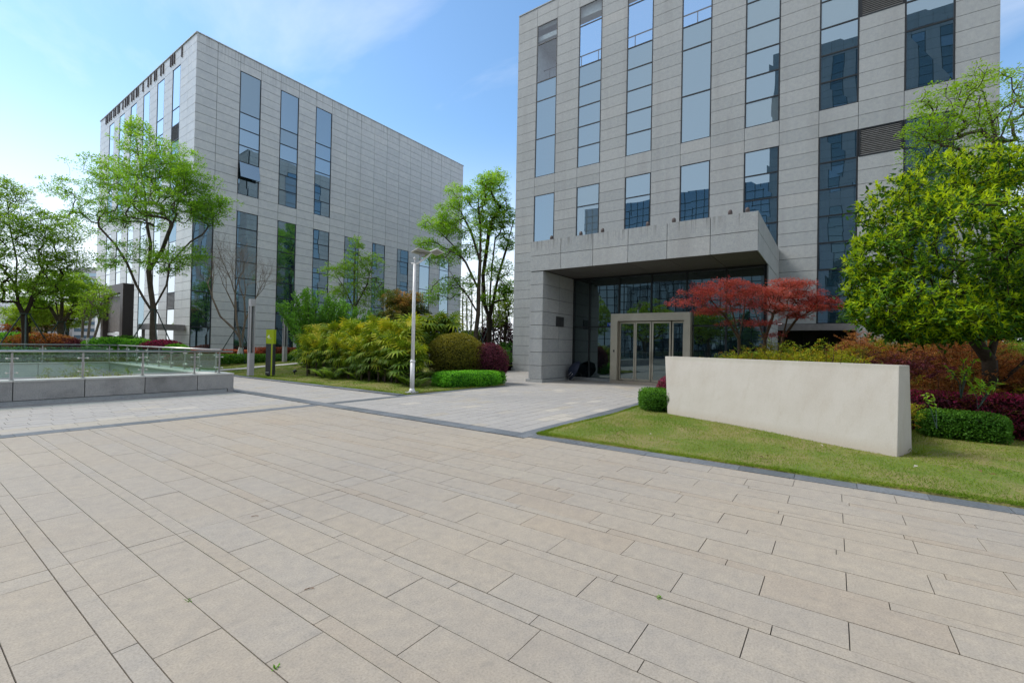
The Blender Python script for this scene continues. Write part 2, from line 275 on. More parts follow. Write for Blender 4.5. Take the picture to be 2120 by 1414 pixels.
# ------------------------------------------------------------------ mesh helpers
class MB:
    def __init__(s): s.v = []; s.f = []; s.t = []
    def quad(s, pts, tint=0.5):
        i = len(s.v); s.v += [tuple(map(float, p)) for p in pts]; s.f.append(tuple(range(i, i+len(pts)))); s.t.append(tint)
    def box(s, x0, x1, y0, y1, z0, z1, tint=0.5):
        i = len(s.v)
        s.v += [(x0, y0, z0), (x1, y0, z0), (x1, y1, z0), (x0, y1, z0), (x0, y0, z1), (x1, y0, z1), (x1, y1, z1), (x0, y1, z1)]
        for f in ((0, 3, 2, 1), (4, 5, 6, 7), (0, 1, 5, 4), (1, 2, 6, 5), (2, 3, 7, 6), (3, 0, 4, 7)):
            s.f.append(tuple(i+k for k in f)); s.t.append(tint)
    def prism(s, poly, z0, z1, tint=0.5):
        n = len(poly); i = len(s.v)
        s.v += [(p[0], p[1], z0) for p in poly] + [(p[0], p[1], z1) for p in poly]
        s.f.append(tuple(i+k for k in reversed(range(n)))); s.f.append(tuple(i+n+k for k in range(n))); s.t += [tint, tint]
        for k in range(n):
            s.f.append((i+k, i+(k+1) % n, i+n+(k+1) % n, i+n+k)); s.t.append(tint)
    def hexa(s, b, t, tint=0.5):
        i = len(s.v); s.v += [tuple(map(float, p)) for p in list(b)+list(t)]
        for f in ((0, 3, 2, 1), (4, 5, 6, 7), (0, 1, 5, 4), (1, 2, 6, 5), (2, 3, 7, 6), (3, 0, 4, 7)):
            s.f.append(tuple(i+k for k in f)); s.t.append(tint)
    def tube(s, pts, rad, n=8, tint=0.5, cap=True):
        pts = [np.array(p, float) for p in pts]
        if not hasattr(rad, '__len__'): rad = [rad]*len(pts)
        i = len(s.v)
        for k, p in enumerate(pts):
            d = pts[min(k+1, len(pts)-1)] - pts[max(k-1, 0)]; d = d/(np.linalg.norm(d)+1e-9)
            a = np.array([0, 0, 1.0]) if abs(d[2]) < 0.95 else np.array([1.0, 0, 0])
            u = np.cross(d, a); u /= np.linalg.norm(u); w = np.cross(d, u)
            for j in range(n):
                q = p + rad[k]*(math.cos(2*PI*j/n)*u + math.sin(2*PI*j/n)*w); s.v.append(tuple(q))
        for k in range(len(pts)-1):
            for j in range(n):
                a = i+k*n+j; b = i+k*n+(j+1) % n
                s.f.append((a, a+n, b+n, b)); s.t.append(tint)
        if cap:
            s.f.append(tuple(i+j for j in range(n))); s.t.append(tint)
            m = i+(len(pts)-1)*n; s.f.append(tuple(m+j for j in reversed(range(n)))); s.t.append(tint)
    def build(s, name, mat, parent=None, smooth=False, bevel=0.0):
        me = bpy.data.meshes.new(name)
        off = np.array(parent_world(parent))
        me.from_pydata([tuple(np.array(v)-off) for v in s.v], [], s.f)
        a = me.attributes.new('tint', 'FLOAT', 'FACE'); a.data.foreach_set('value', np.array(s.t, dtype=np.float32))
        me.materials.append(mat)
        o = bpy.data.objects.new(name, me); COL.objects.link(o)
        if parent: o.parent = parent
        if smooth: me.shade_smooth()
        if bevel:
            md = o.modifiers.new('bevel', 'BEVEL'); md.width = bevel; md.segments = 2; md.limit_method = 'ANGLE'
        return o
def parent_world(p):
    w = np.zeros(3)
    while p is not None: w += np.array(p.location); p = p.parent
    return w
def tag(o, label=None, cat=None, group=None, kind=None):
    if label: o['label'] = label
    if cat: o['category'] = cat
    if group: o['group'] = group
    if kind: o['kind'] = kind
    return o
def thing(name, label, cat, loc=(0, 0, 0), group=None):
    o = bpy.data.objects.new(name, None); COL.objects.link(o); o.location = tuple(float(x) for x in loc); o.empty_display_size = 0.2
    return tag(o, label, cat, group)
def copy_tree(o, parent=None):
    c = o.copy(); COL.objects.link(c); c.parent = parent
    for ch in list(o.children): copy_tree(ch, c)
    return c
def raw_mesh(name, verts, quads, tint, mat, parent=None, smooth=False):
    """fast path for foliage: verts (n,3), faces (m,k), tint per face"""
    me = bpy.data.meshes.new(name)
    v = (np.asarray(verts) - parent_world(parent)).astype(np.float32); q = np.asarray(quads, dtype=np.int32); k = q.shape[1]
    me.vertices.add(len(v)); me.vertices.foreach_set('co', v.ravel())
    me.loops.add(q.size); me.loops.foreach_set('vertex_index', q.ravel())
    me.polygons.add(len(q)); me.polygons.foreach_set('loop_start', np.arange(0, q.size, k, dtype=np.int32))
    me.update(calc_edges=True)
    a = me.attributes.new('tint', 'FLOAT', 'FACE'); a.data.foreach_set('value', np.clip(np.broadcast_to(tint, (len(q),)), 0, 1).astype(np.float32))
    me.materials.append(mat)
    o = bpy.data.objects.new(name, me); COL.objects.link(o)
    if parent: o.parent = parent
    if smooth: me.shade_smooth()
    return o
def unit(a): return a/(np.linalg.norm(a, axis=-1, keepdims=True)+1e-9)
def rdir(n, zb=0.0):
    d = rng.normal(size=(n, 3)); d[:, 2] += zb; return unit(d)
def leaf_arrays(pos, d, nrm, Ln, Wd, fold=0.12, droop=0.15):
    n = len(pos); d = unit(d); s = unit(np.cross(d, nrm)); nn = unit(np.cross(s, d))
    Ln = np.broadcast_to(Ln, (n,))[:, None]; Wd = np.broadcast_to(Wd, (n,))[:, None]
    mid = pos + d*Ln*0.45 + nn*Wd*fold
    tip = pos + d*Ln - nn*Ln*droop
    v = np.stack([pos, mid - s*Wd*0.5, tip, mid + s*Wd*0.5], axis=1).reshape(-1, 3)
    q = np.arange(4*n).reshape(n, 4)
    return v, q
def foliage(name, pos, d, nrm, Ln, Wd, tint, mat, parent=None, **kw):
    v, q = leaf_arrays(pos, d, nrm, Ln, Wd, **kw)
    return raw_mesh(name, v, q, tint, mat, parent)
def clump_noise(p, scale, seed=0):
    r = np.random.default_rng(seed); out = np.zeros(len(p))
    for k in range(4):
        w = r.normal(size=3)*scale*(1+0.6*k); out += np.sin(p@w + r.uniform(0, 6.28))/(1+0.5*k)
    return out/2.2

# ------------------------------------------------------------------ world, sun, camera, render settings
w = bpy.data.worlds.new("World"); scene.world = w; w.use_nodes = True
nt = w.node_tree; nt.nodes.clear(); ns, ln = nt.nodes, nt.links
SUN = np.array([-0.36, 0.78, 0.0]); SUN_EL = math.radians(50); SUN = SUN/np.linalg.norm(SUN)
sdir = np.array([SUN[0]*math.cos(SUN_EL), SUN[1]*math.cos(SUN_EL), math.sin(SUN_EL)])
sky = ns.new('ShaderNodeTexSky'); sky.sky_type = 'NISHITA'; sky.sun_disc = False
sky.sun_elevation = SUN_EL; sky.sun_rotation = math.atan2(sdir[0], sdir[1]); sky.air_density = 1.0; sky.dust_density = 0.5; sky.ozone_density = 1.6; sky.altitude = 30
tc = ns.new('ShaderNodeTexCoord'); sp = ns.new('ShaderNodeSeparateXYZ'); ln.new(tc.outputs['Generated'], sp.inputs[0])
# thin cloud sheet: noise on a flat layer overhead, plus pale haze towards the horizon
mxz = ns.new('ShaderNodeMath'); mxz.operation = 'MAXIMUM'; mxz.inputs[1].default_value = 0.05; ln.new(sp.outputs['Z'], mxz.inputs[0])
dv = ns.new('ShaderNodeVectorMath'); dv.operation = 'DIVIDE'; ln.new(tc.outputs['Generated'], dv.inputs[0])
cmb = ns.new('ShaderNodeCombineXYZ')
for k in range(3): ln.new(mxz.outputs[0], cmb.inputs[k])
ln.new(cmb.outputs[0], dv.inputs[1])
mpw = ns.new('ShaderNodeMapping'); mpw.inputs['Location'].default_value = (7.4, 2.9, 0); mpw.inputs['Scale'].default_value = (1.0, 0.55, 1); mpw.inputs['Rotation'].default_value = (0, 0, 0.6); ln.new(dv.outputs[0], mpw.inputs[0])
nz = N(ns, 'ShaderNodeTexNoise', Scale=0.85, Detail=9.0, Roughness=0.58, Distortion=0.35); ln.new(mpw.outputs[0], nz.inputs['Vector'])
cl = ramp(ns, [(0.54, (0, 0, 0)), (0.80, (0.55, 0.55, 0.55))]); ln.new(nz.outputs['Fac'], cl.inputs['Fac'])
# unseen sky behind the viewer whitened with added cloud to light the facades
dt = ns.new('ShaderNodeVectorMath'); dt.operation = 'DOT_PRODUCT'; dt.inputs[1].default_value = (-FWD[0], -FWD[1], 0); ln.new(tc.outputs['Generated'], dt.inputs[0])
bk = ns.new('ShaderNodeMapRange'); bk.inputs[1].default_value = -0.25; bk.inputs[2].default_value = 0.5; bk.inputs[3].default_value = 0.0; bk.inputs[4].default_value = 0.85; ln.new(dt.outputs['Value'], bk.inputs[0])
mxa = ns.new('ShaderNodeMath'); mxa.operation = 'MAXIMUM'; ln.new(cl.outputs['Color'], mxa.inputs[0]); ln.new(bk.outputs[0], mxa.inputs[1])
hz = ns.new('ShaderNodeMapRange'); hz.interpolation_type = 'SMOOTHERSTEP'; hz.inputs[1].default_value = 0.02; hz.inputs[2].default_value = 0.47; hz.inputs[3].default_value = 0.90; hz.inputs[4].default_value = 0.0; ln.new(sp.outputs['Z'], hz.inputs[0])
mxb = ns.new('ShaderNodeMath'); mxb.operation = 'MAXIMUM'; ln.new(mxa.outputs[0], mxb.inputs[0]); ln.new(hz.outputs[0], mxb.inputs[1])
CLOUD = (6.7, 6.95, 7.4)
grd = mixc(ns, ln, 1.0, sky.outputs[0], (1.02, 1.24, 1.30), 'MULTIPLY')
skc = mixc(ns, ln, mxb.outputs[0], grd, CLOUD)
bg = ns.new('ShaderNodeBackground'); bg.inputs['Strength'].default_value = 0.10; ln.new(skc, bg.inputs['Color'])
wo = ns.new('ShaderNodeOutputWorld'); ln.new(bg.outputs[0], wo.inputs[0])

sl = bpy.data.lights.new('sun', 'SUN'); sl.energy = 1.9; sl.angle = math.radians(22); sl.color = (1.0, 0.94, 0.85)
so = bpy.data.objects.new('sun', sl); COL.objects.link(so)
from mathutils import Vector, Matrix
so.rotation_euler = Vector(-sdir).to_track_quat('-Z', 'Y').to_euler(); so.location = (0, 0, 60)

cam = bpy.data.cameras.new('camera'); co = bpy.data.objects.new('camera', cam); COL.objects.link(co)
cam.sensor_width = 36.0; cam.lens = 36.0*FPX/2120; cam.clip_end = 3000; cam.clip_start = 0.05
mw = Matrix(((RGT[0], UPV[0], -FWD[0], EYE[0]), (RGT[1], UPV[1], -FWD[1], EYE[1]), (RGT[2], UPV[2], -FWD[2], EYE[2]), (0, 0, 0, 1)))
co.matrix_world = mw; scene.camera = co
scene.view_settings.view_transform = 'Standard'; scene.view_settings.look = 'None'; scene.view_settings.exposure = 0.88; scene.view_settings.gamma = 1.0
scene.render.engine = 'CYCLES'
cy = scene.cycles; cy.max_bounces = 7; cy.diffuse_bounces = 4; cy.glossy_bounces = 4; cy.transparent_max_bounces = 14; cy.transmission_bounces = 4
cy.use_denoising = True; cy.use_adaptive_sampling = True; cy.adaptive_threshold = 0.02; cy.caustics_reflective = False; cy.caustics_refractive = False

# ------------------------------------------------------------------ ground, paving, kerbs, lawns
def sstep(t): t = np.clip(t, 0, 1); return t*t*(3-2*t)
mb = MB(); mb.quad([(-400, -400, -0.012), (600, -400, -0.012), (600, 600, -0.012), (-400, 600, -0.012)])
PIT = (-6.0, 6.02, 15.9, 25.6)
mb = MB()
for (x0, x1, y0, y1) in ((-500, PIT[0], -500, 700), (PIT[1], 700, -500, 700), (PIT[0], PIT[1], -500, PIT[2]), (PIT[0], PIT[1], PIT[3], 700)):
    mb.quad([(x0, y0, -0.012), (x1, y0, -0.012), (x1, y1, -0.012), (x0, y1, -0.012)])
tag(mb.build('ground', M['earth']), kind='structure')

def tiles_run(mb, along, a0, a1, b0, b1, length, phase, gap, tints):
    """one row of slabs between b0 and b1 across, from a0 to a1 along"""
    k = math.floor((a0-phase)/length); s = phase + k*length
    while s < a1:
        p, q = max(s, a0)+gap/2, min(s+length, a1)-gap/2
        if q-p > 0.03:
            dz = random.uniform(-0.0012, 0.0012); t = tints()
            e = [random.uniform(-0.0007, 0.0007) for _ in range(4)]
            pts = [(p, b0+gap/2, dz+e[0]), (q, b0+gap/2, dz+e[1]), (q, b1-gap/2, dz+e[2]), (p, b1-gap/2, dz+e[3])]
            if along == 'y': pts = [(y, x, z) for (x, y, z) in pts][::-1]
            mb.quad(pts, t)
            lo = [(x, y, -0.011) for (x, y, z) in pts]
            for i in range(4): mb.quad([pts[i], lo[i], lo[(i+1) % 4], pts[(i+1) % 4]], t)
        s += length
def warm(): 
    r = random.random()
    return min(1, max(0, random.gauss(0.48, 0.11))) if r < 0.96 else random.choice((0.02, 0.95))
def warm_strip():
    return min(1, max(0, random.gauss(0.48, 0.16))) if random.random() < 0.86 else random.uniform(0.0, 0.12)
def grey(): return min(0.7, max(0, random.gauss(0.35, 0.16))) if random.random() < 0.95 else random.uniform(0.85, 1.0)
mb = MB(); GAP = 0.0058
x = 0.845 - 0.745*20; n = 0
while x < 6.74:
    for wd, kind in ((0.3175, 0), (0.3175, 1), (0.11, 2)):
        x1 = min(x+wd, 6.74)
        if x < 6.74 and x1-x > 0.04:
            ytop = 10.63
            ph = 2.77 if kind == 0 else (2.29 if kind == 1 else 2.61+0.37*n)
            ln_ = 0.952 if kind < 2 else (0.952 if n % 3 else 0.64)
            ys = 10.63 if x1 <= 6.61 else (10.63 if x < 6.6 else 4.4)
            xx1 = x1
            tiles_run(mb, 'y', -9.0, 4.4, x, x1, ln_, ph, GAP, warm_strip if kind == 2 else warm)
            if x < 6.58: tiles_run(mb, 'y', 4.4, 10.63, x, min(x1, 6.6), ln_, ph, GAP, warm_strip if kind == 2 else warm)
        x += wd
    n += 1
tag(mb.build('plaza_paving', M['pave_warm']), kind='structure')
mb = MB()
y = 10.96; k = 0
while y < 15.4:
    tiles_run(mb, 'x', -14, 6.6, y, y+0.315, 0.62, 0.31*(k % 2)+0.05*k, 0.008, (lambda kk=k: random.uniform(0.62, 0.8) if kk < 2 else grey()))
    y += 0.317; k += 1
y = 10.96; k = 0
while y < 40:
    tiles_run(mb, 'x', 7.0, 9.4, y, y+0.315, 0.62, 0.31*(k % 2)+0.05*k, 0.008, grey); y += 0.317; k += 1
def bed_xmax(y):
    return float(np.interp(y, [10.6, 11.0, 11.8, 13.0, 14.5, 16.2, 17.2, 17.25, 17.6, 50], [14.75, 15.05, 15.3, 15.55, 16.2, 18.4, 22.0, 23.7, 42, 42]))
y = 4.72; k = 0
while y < 18.2:
    x0 = 7.02 if y < 10.6 else bed_xmax(y)-0.7
    tiles_run(mb, 'x', x0, 24.35, y, y+0.315, 0.62, 0.31*(k % 2)+0.05*k, 0.008, grey); y += 0.317; k += 1
tag(mb.build('pale_paving', M['pave_grey']), kind='structure')
mb = MB()   # dirt bed seen in the open joints
for (x0, x1, y0, y1) in ((-14, 7.02, -9, 15.4), (6.36, 9.7, 15.4, 40), (7.02, 25, 4.4, 18.3), (6.3, 9.7, 10.63, 15.4)):
    pass
mb.quad([(-14.2, -9.2, -0.0085), (7.0, -9.2, -0.0085), (7.0, 15.42, -0.0085), (-14.2, 15.42, -0.0085)])
mb.quad([(7.0, 4.4, -0.0085), (24.4, 4.4, -0.0085), (24.4, 18.4, -0.0085), (7.0, 18.4, -0.0085)])
mb.quad([(6.64, 15.42, -0.0085), (7.1, 15.42, -0.0085), (7.1, 40, -0.0085), (6.64, 40, -0.0085)]); mb.quad([(7.1, 18.4, -0.0085), (9.7, 18.4, -0.0085), (9.7, 40, -0.0085), (7.1, 40, -0.0085)])
tag(mb.build('paving_joints', M['joint']), kind='structure')

def slate_run(mb, along, a0, a1, b0, b1, ln_=0.64, z=0.004, ph=0.0):
    s = a0+ph-ln_
    while s < a1:
        p, q = max(s, a0)+0.003, min(s+ln_, a1)-0.003
        if q-p > 0.02:
            t = random.random(); zz = z+random.uniform(-0.001, 0.001)
            if along == 'x': mb.box(p, q, b0+0.002, b1-0.002, -0.02, zz, t)
            else: mb.box(b0+0.002, b1-0.002, p, q, -0.02, zz, t)
        s += ln_
mb = MB()
slate_run(mb, 'y', -9, 4.4, 6.745, 7.02, ph=0.44); slate_run(mb, 'y', 4.4, 36, 6.645, 6.99, ph=0.2)
slate_run(mb, 'x', -14, 6.6, 10.635, 10.955); slate_run(mb, 'x', 6.99, 15.0, 10.635, 10.955)
slate_run(mb, 'x', 6.99, 20.2, 4.4, 4.715); slate_run(mb, 'y', 10.955, 36, 9.4, 9.7, z=0.03)
tag(mb.build('slate_kerb', M['slate']), kind='structure')

def lawn_left_z(x, y): return 0.03 + 0.30*sstep((np.asarray(x)-9.7)/6.0)*sstep((np.asarray(y)-10.95)/4.0) + 0.010*np.sin(np.asarray(x)*3.1+np.asarray(y)*1.7)
def grid_sheet(name, ys, x0f, x1f, nx, zf, mat):
    V, F = [], []
    for j, y in enumerate(ys):
        for i in range(nx+1):
            xx = x0f(y)+(x1f(y)-x0f(y))*max(0, i-1)/(nx-1); V.append((xx, y, float(zf(xx, y)) if (i and 0 < j < len(ys)-1) else -0.06))
    for j in range(len(ys)-1):
        for i in range(nx): a = j*(nx+1)+i; F.append((a, a+1, a+nx+2, a+nx+1))
    o = raw_mesh(name, np.array(V), np.array(F), 0.5, mat, smooth=True)
    return tag(o, kind='structure')
grid_sheet('lawn', np.concatenate([[10.955], np.linspace(10.965, 35.9, 90)]), lambda y: 9.69, bed_xmax, 60, lawn_left_z, M['turf'])
def lawn_right_z(x, y): return 0.022 + 0.02*np.sin(np.asarray(x)*1.3+0.6)*np.sin(np.asarray(y)*1.1) + 0.25*sstep((np.asarray(x)-12.6)/3.0)
grid_sheet('lawn', np.concatenate([np.linspace(-18, 4.385, 70), [4.395]]), lambda y: 7.015, lambda y: 24.3, 50, lawn_right_z, M['turf'])
mb = MB(); 
for i in range(24):
    x0 = 9.72+i*0.5; x1 = x0+0.5
    yc = lambda x: 25.6+0.35*math.sin((x-9)*0.35)
    mb.quad([(x0, yc(x0)-0.45, float(lawn_left_z(x0, yc(x0)))+0.03), (x1, yc(x1)-0.45, float(lawn_left_z(x1, yc(x1)))+0.03), (x1, yc(x1)+0.45, float(lawn_left_z(x1, yc(x1)))+0.03), (x0, yc(x0)+0.45, float(lawn_left_z(x0, yc(x0)))+0.03)])
tag(mb.build('garden_path', M['path']), kind='structure')
# raised planting bank beyond the sunken court
def bank_z(x, y): return 0.30 + 0.75*sstep((np.asarray(y)-25.7)/3.0) + 0.05*np.sin(np.asarray(x)*0.9)
grid_sheet('planting_bank', np.linspace(25.65, 40, 30), lambda y: -25.0, lambda y: 6.5, 60, bank_z, M['turf'])

def grass(name, n, region, zf, hgt, wid, keep=None, edge=0):
    x = rng.uniform(region[0], region[1], n); y = rng.uniform(region[2], region[3], n)
    if edge: m_ = n//9; x = np.concatenate([x, region[0]-0.02+0.16*rng.random(m_)**1.5]); y = np.concatenate([y, rng.uniform(region[2], region[3], m_)]); m_ = n//20; x = np.concatenate([x, rng.uniform(region[0], region[1], m_)]); y = np.concatenate([y, (region[3]-0.1*rng.random(m_)) if edge > 0 else (region[2]+0.1*rng.random(m_))])
    if keep is not None:
        k = keep(x, y); x, y = x[k], y[k]
    p = np.stack([x, y, zf(x, y)], 1); cn = clump_noise(p*np.array([1, 1, 0]), 1.3, 3)
    bare = clump_noise(p*np.array([1, 1, 0]), 2.1, 11)
    k = rng.random(len(p)) < np.clip(1.15-0.8*np.clip(bare, 0, 1), 0.25, 1); p = p[k]; cn = cn[k]
    d = rdir(len(p)); d[:, 2] = np.abs(d[:, 2])+0.35; d = unit(d)
    L_ = hgt*rng.uniform(0.5, 1.25, len(p))*(1+0.25*cn); s = unit(np.cross(d, rdir(len(p))))*wid*0.5
    v = np.stack([p-s, p+s, p+d*L_[:, None]], 1).reshape(-1, 3)
    tint = 0.42-0.25*cn+rng.normal(0, 0.17, len(p))
    o = raw_mesh(name, v, np.arange(len(v)).reshape(-1, 3), tint, L['grass'])
    return tag(o, 'short patchy green and straw coloured turf', 'grass', kind='stuff')

# ------------------------------------------------------------------ facades
def frame_rf(u, z, d): return (24.4-d, u, z)      # entrance building, front
def frame_rs(u, z, d): return (u, 17.25+d, z)     # entrance building, side towards the other block
def frame_lr(u, z, d): return (u, 36.0-d, z)      # far block, long side
def frame_ll(u, z, d): return (12.56-d, u, z)     # far block, end
def fq(mb, fr, u0, u1, z0, z1, d, t=0.5): mb.quad([fr(u0, z0, d), fr(u1, z0, d), fr(u1, z1, d), fr(u0, z1, d)], t)
def fbox(mb, fr, u0, u1, z0, z1, d0, d1, t=0.5):
    mb.hexa([fr(u0, z0, d0), fr(u1, z0, d0), fr(u1, z0, d1), fr(u0, z0, d1)], [fr(u0, z1, d0), fr(u1, z1, d0), fr(u1, z1, d1), fr(u0, z1, d1)], t)
def panels(mb, fr, us, zs, holes, gap=0.018, merge=True, tfun=None):
    for i in range(len(us)-1):
        for j in range(len(zs)-1):
            u0, u1, z0, z1 = us[i], us[i+1], zs[j], zs[j+1]
            zc, uc = (z0+z1)/2, (u0+u1)/2
            if any(h[0]-0.02 < uc < h[1]+0.02 and h[2]-0.02 < zc < h[3]+0.02 for h in holes): continue
            t = tfun() if tfun else min(1, max(0, random.gauss(0.45, 0.2)))
            fbox(mb, fr, u0+gap/2, u1-gap/2, z0+gap/2, z1-gap/2, -0.04, 0, t)
def window(fr, u0, u1, zs, parent, glass, mull=0.055, clear=(), name='window', midbars=()):
    """one tall window: its frame is the part, its glass the sub-part"""
    f = MB()
    fbox(f, fr, u0, u0+mull, zs[0], zs[-1], -0.045, -0.002); fbox(f, fr, u1-mull, u1, zs[0], zs[-1], -0.045, -0.002)
    for k, z in enumerate(zs):
        h = mull*0.55
        fbox(f, fr, u0+mull, u1-mull, max(z-h, zs[0]), min(z+h, zs[-1]), -0.045, -0.004)
    fo = f.build(name, M['frame'], parent)
    g = MB(); mi = []
    for a, b in zip(zs[:-1], zs[1:]):
        e = [random.uniform(-0.004, 0.004) for _ in range(4)]
        mi.append(1 if any(c-0.1 < (a+b)/2 < d_+0.1 for c, d_ in clear) else (2 if random.random() < 0.10 else 0))
        g.quad([fr(u0+0.03, a+0.02, -0.028+e[0]), fr(u1-0.03, a+0.02, -0.028+e[1]), fr(u1-0.03, b-0.02, -0.028+e[2]), fr(u0+0.03, b-0.02, -0.028+e[3])])
    po = g.build('pane', M[glass], fo); po.data.materials.append(M['glass_clear']); po.data.materials.append(M['glass_blind'])
    po.data.polygons.foreach_set('material_index', mi)
    return fo
def louver(fr, u0, u1, z0, z1, parent, n):
    f = MB()
    for a in ((u0, u0+0.06, z0, z1), (u1-0.06, u1, z0, z1), (u0+0.06, u1-0.06, z0, z0+0.05), (u0+0.06, u1-0.06, z1-0.05, z1)):
        fbox(f, fr, *a, -0.05, 0.012)
    fo = f.build('louver', M['frame'], parent)
    b = MB(); h = (z1-z0-0.1)/n
    for k in range(n):
        z = z0+0.05+k*h
        b.hexa([fr(u0+0.06, z+h*0.1, 0.0), fr(u1-0.06, z+h*0.1, 0.0), fr(u1-0.06, z+h*0.7, -0.05), fr(u0+0.06, z+h*0.7, -0.05)],
               [fr(u0+0.06, z+h*0.32, 0.0), fr(u1-0.06, z+h*0.32, 0.0), fr(u1-0.06, z+h*0.92, -0.05), fr(u0+0.06, z+h*0.92, -0.05)])
    b.build('louver_blade', M['louver'], fo)

RB = thing('office_building', 'grey granite office block with tall glazed slots, louvres and a deep entrance canopy', 'building', (24.4, 6, 0))
RZ = [2.87]
while RZ[-1] < 12.3: RZ.append(RZ[-1]+0.6135)
RZ = [2.87+(12.41-2.87)*i/(len(RZ)-1) for i in range(len(RZ))]
zz = RZ[-1]
RZT = [12.41+0.6095*i for i in range(1, 19)]
ZALL = RZ+RZT
def snap(z): return min(ZALL, key=lambda a: abs(a-z))
ZLOW = [2.87-0.615*i for i in range(4, 0, -1)]
ZFULL = [0.0]+[z for z in ZLOW if z > 0.1]+ZALL
UC = [(15.79, 14.29), (12.76, 11.27), (9.72, 8.24), (6.70, 5.22), (3.67, 2.20), (0.66, -0.75), (-2.25, -3.76)]
UC = [(b, a) for a, b in UC]
us = sorted([-5.0, 17.25]+[v for c in UC for v in c])
WT, WB = snap(22.15), snap(12.41); LT, LB = snap(11.17), 2.87
holes = []
for c in UC: holes += [(c[0], c[1], WB, WT), (c[0], c[1], LB, LT)]
VC = (-2.25, -0.75); V1 = (snap(10.0), snap(11.17)); V2 = (snap(16.05), snap(17.3))
holes += [(VC[0], VC[1])+V1, (VC[0], VC[1])+V2, (UC[6][0], UC[6][1], 0, 2.87), (2.2, 11.33, 0, 6.3), (-0.75, 2.2, 0, 2.87)]
mb = MB(); panels(mb, frame_rf, us, ZFULL, holes)
mb.box(24.37, 24.9, -5.0, 17.25, ZALL[-1], ZALL[-1]+0.06, 0.6)
mb.build('wall', M['granite'], RB)
# side wall facing the other block (seen only as a reflection in its windows)
usS = [24.44+1.5*i for i in range(18)]
hs = []
for i in range(1, 16, 2): hs += [(usS[i], usS[i+1], WB, WT), (usS[i], usS[i+1], snap(3.5), LT)]
mb = MB(); panels(mb, frame_rs, usS, ZFULL, hs); mb.build('wall', M['granite'], RB)
for i in range(1, 16, 2):
    for za, zb in ((WB, WT), (snap(3.5), LT)):
        nn = max(1, round((zb-za)/1.22)); window(frame_rs, usS[i], usS[i+1], [za+(zb-za)*k/nn for k in range(nn+1)], RB, 'glass')
XE = usS[-1]
mb = MB()   # building core behind the cladding, the open roof terrace at its left end kept free
TOPZ = ZALL[-1]; TER = 18.25
mb.box(24.45, XE-0.02, -4.95, 2.0, 2.62, TOPZ-0.05); mb.box(24.45, XE-0.02, 2.0, 11.4, 6.0, TER); mb.box(24.45, XE-0.02, 11.4, 17.2, 0, TER)
mb.box(24.45, XE-0.02, 2.0, 4.4, TER, TOPZ-0.05); mb.box(26.3, XE-0.02, -4.95, 2.0, 0, 2.62); mb.box(24.45, 26.3, -2.25, -0.77, 0, 2.62); mb.box(24.45, 26.3, -4.95, -3.7, 0, 2.62)
mb.box(25.6, XE-0.02, 4.4, 17.2, TER, 18.9)
mb.build('core', M['backing'], RB)
mb = MB()   # panelling behind the terrace openings
for j in range(len(UC)+1):
    pass
for (a, b) in ((16.0, 17.25), (13.0, 14.05), (9.95, 11.05), (6.95, 8.0), (4.4, 5.0)):
    mb.box(24.44, 24.6, a, b, TER, TOPZ-0.05)
mb.box(24.44, 24.6, 4.4, 17.2, WT+0.02, TOPZ-0.05); mb.box(24.6, 30, 15.9, 17.2, TER, TOPZ-0.1)
mb.box(24.6, 27.2, 14.2, 15.9, 21.3, 22.0); mb.box(24.6, 25.1, 4.4, 17.2, 21.6, TOPZ-0.1)
mb.build('terrace_wall', M['concrete'], RB)
mb = MB()
mb.tube([(25.3, 4.6, 19.75), (25.3, 15.8, 19.75)], 0.035, 6)
for k in range(10): mb.tube([(25.3, 5+k*1.15, 18.9), (25.3, 5+k*1.15, 19.75)], 0.025, 6)
mb.build('terrace_rail', M['frame'], RB)
Zw = lambda *zs: [snap(z) for z in zs]
upper = {0: Zw(12.4, 14.8, 17.2, 18.4, 20.85, 22.15), 1: Zw(12.4, 13.6, 14.8, 16.05, 17.2, 18.4, 20.85, 22.15), 2: Zw(12.4, 13.6, 14.8, 16.05, 17.2, 18.4, 20.85, 22.15),
         3: Zw(12.4, 14.8, 17.2, 18.4, 20.85, 22.15), 4: Zw(12.4, 13.6, 14.8, 16.05, 17.2, 18.4, 20.85, 22.15), 5: Zw(12.4, 13.6, 14.8, 16.05, 17.2, 18.4, 20.85, 22.15), 6: Zw(12.4, 14.8, 16.05, 18.4, 20.85, 22.15)}
lowz = {0: [11.17, 6.3], 1: [11.17, 9.95, 6.3], 2: [11.17, 9.95, 6.3], 3: [11.17, 6.3], 4: [11.17, 9.95, 8.7, 7.45, 6.25, 5.0, 3.8, 2.87], 5: [11.17, 9.95, 8.7, 7.45, 6.25, 5.0, 3.8, 2.87], 6: [11.17, 9.95, 8.7, 7.45, 6.25, 5.0, 3.8, 2.87, 1.64, 0.41]}
for k, c in enumerate(UC):
    window(frame_rf, c[0], c[1], upper[k], RB, 'glass', clear=((18.4, 22.2),) if k < 4 else ())
    zz = sorted(snap(z) if z > 2.9 else z for z in lowz[k])
    if k < 4: zz = [6.0]+zz[1:] if zz[0] < 6.5 else zz
    if k == 4: zz = [z for z in zz if z > 6.2]; zz = [6.0]+zz
    window(frame_rf, c[0], c[1], zz, RB, 'glass')
louver(frame_rf, VC[0]+0.02, VC[1]-0.02, V1[0], V1[1], RB, 14); louver(frame_rf, VC[0]+0.02, VC[1]-0.02, V2[0], V2[1], RB, 14)
mb = MB(); mb.box(24.33, 24.6, -0.77, 2.16, 2.57, 2.86); mb.build('fascia_beam', M['beam'], RB)
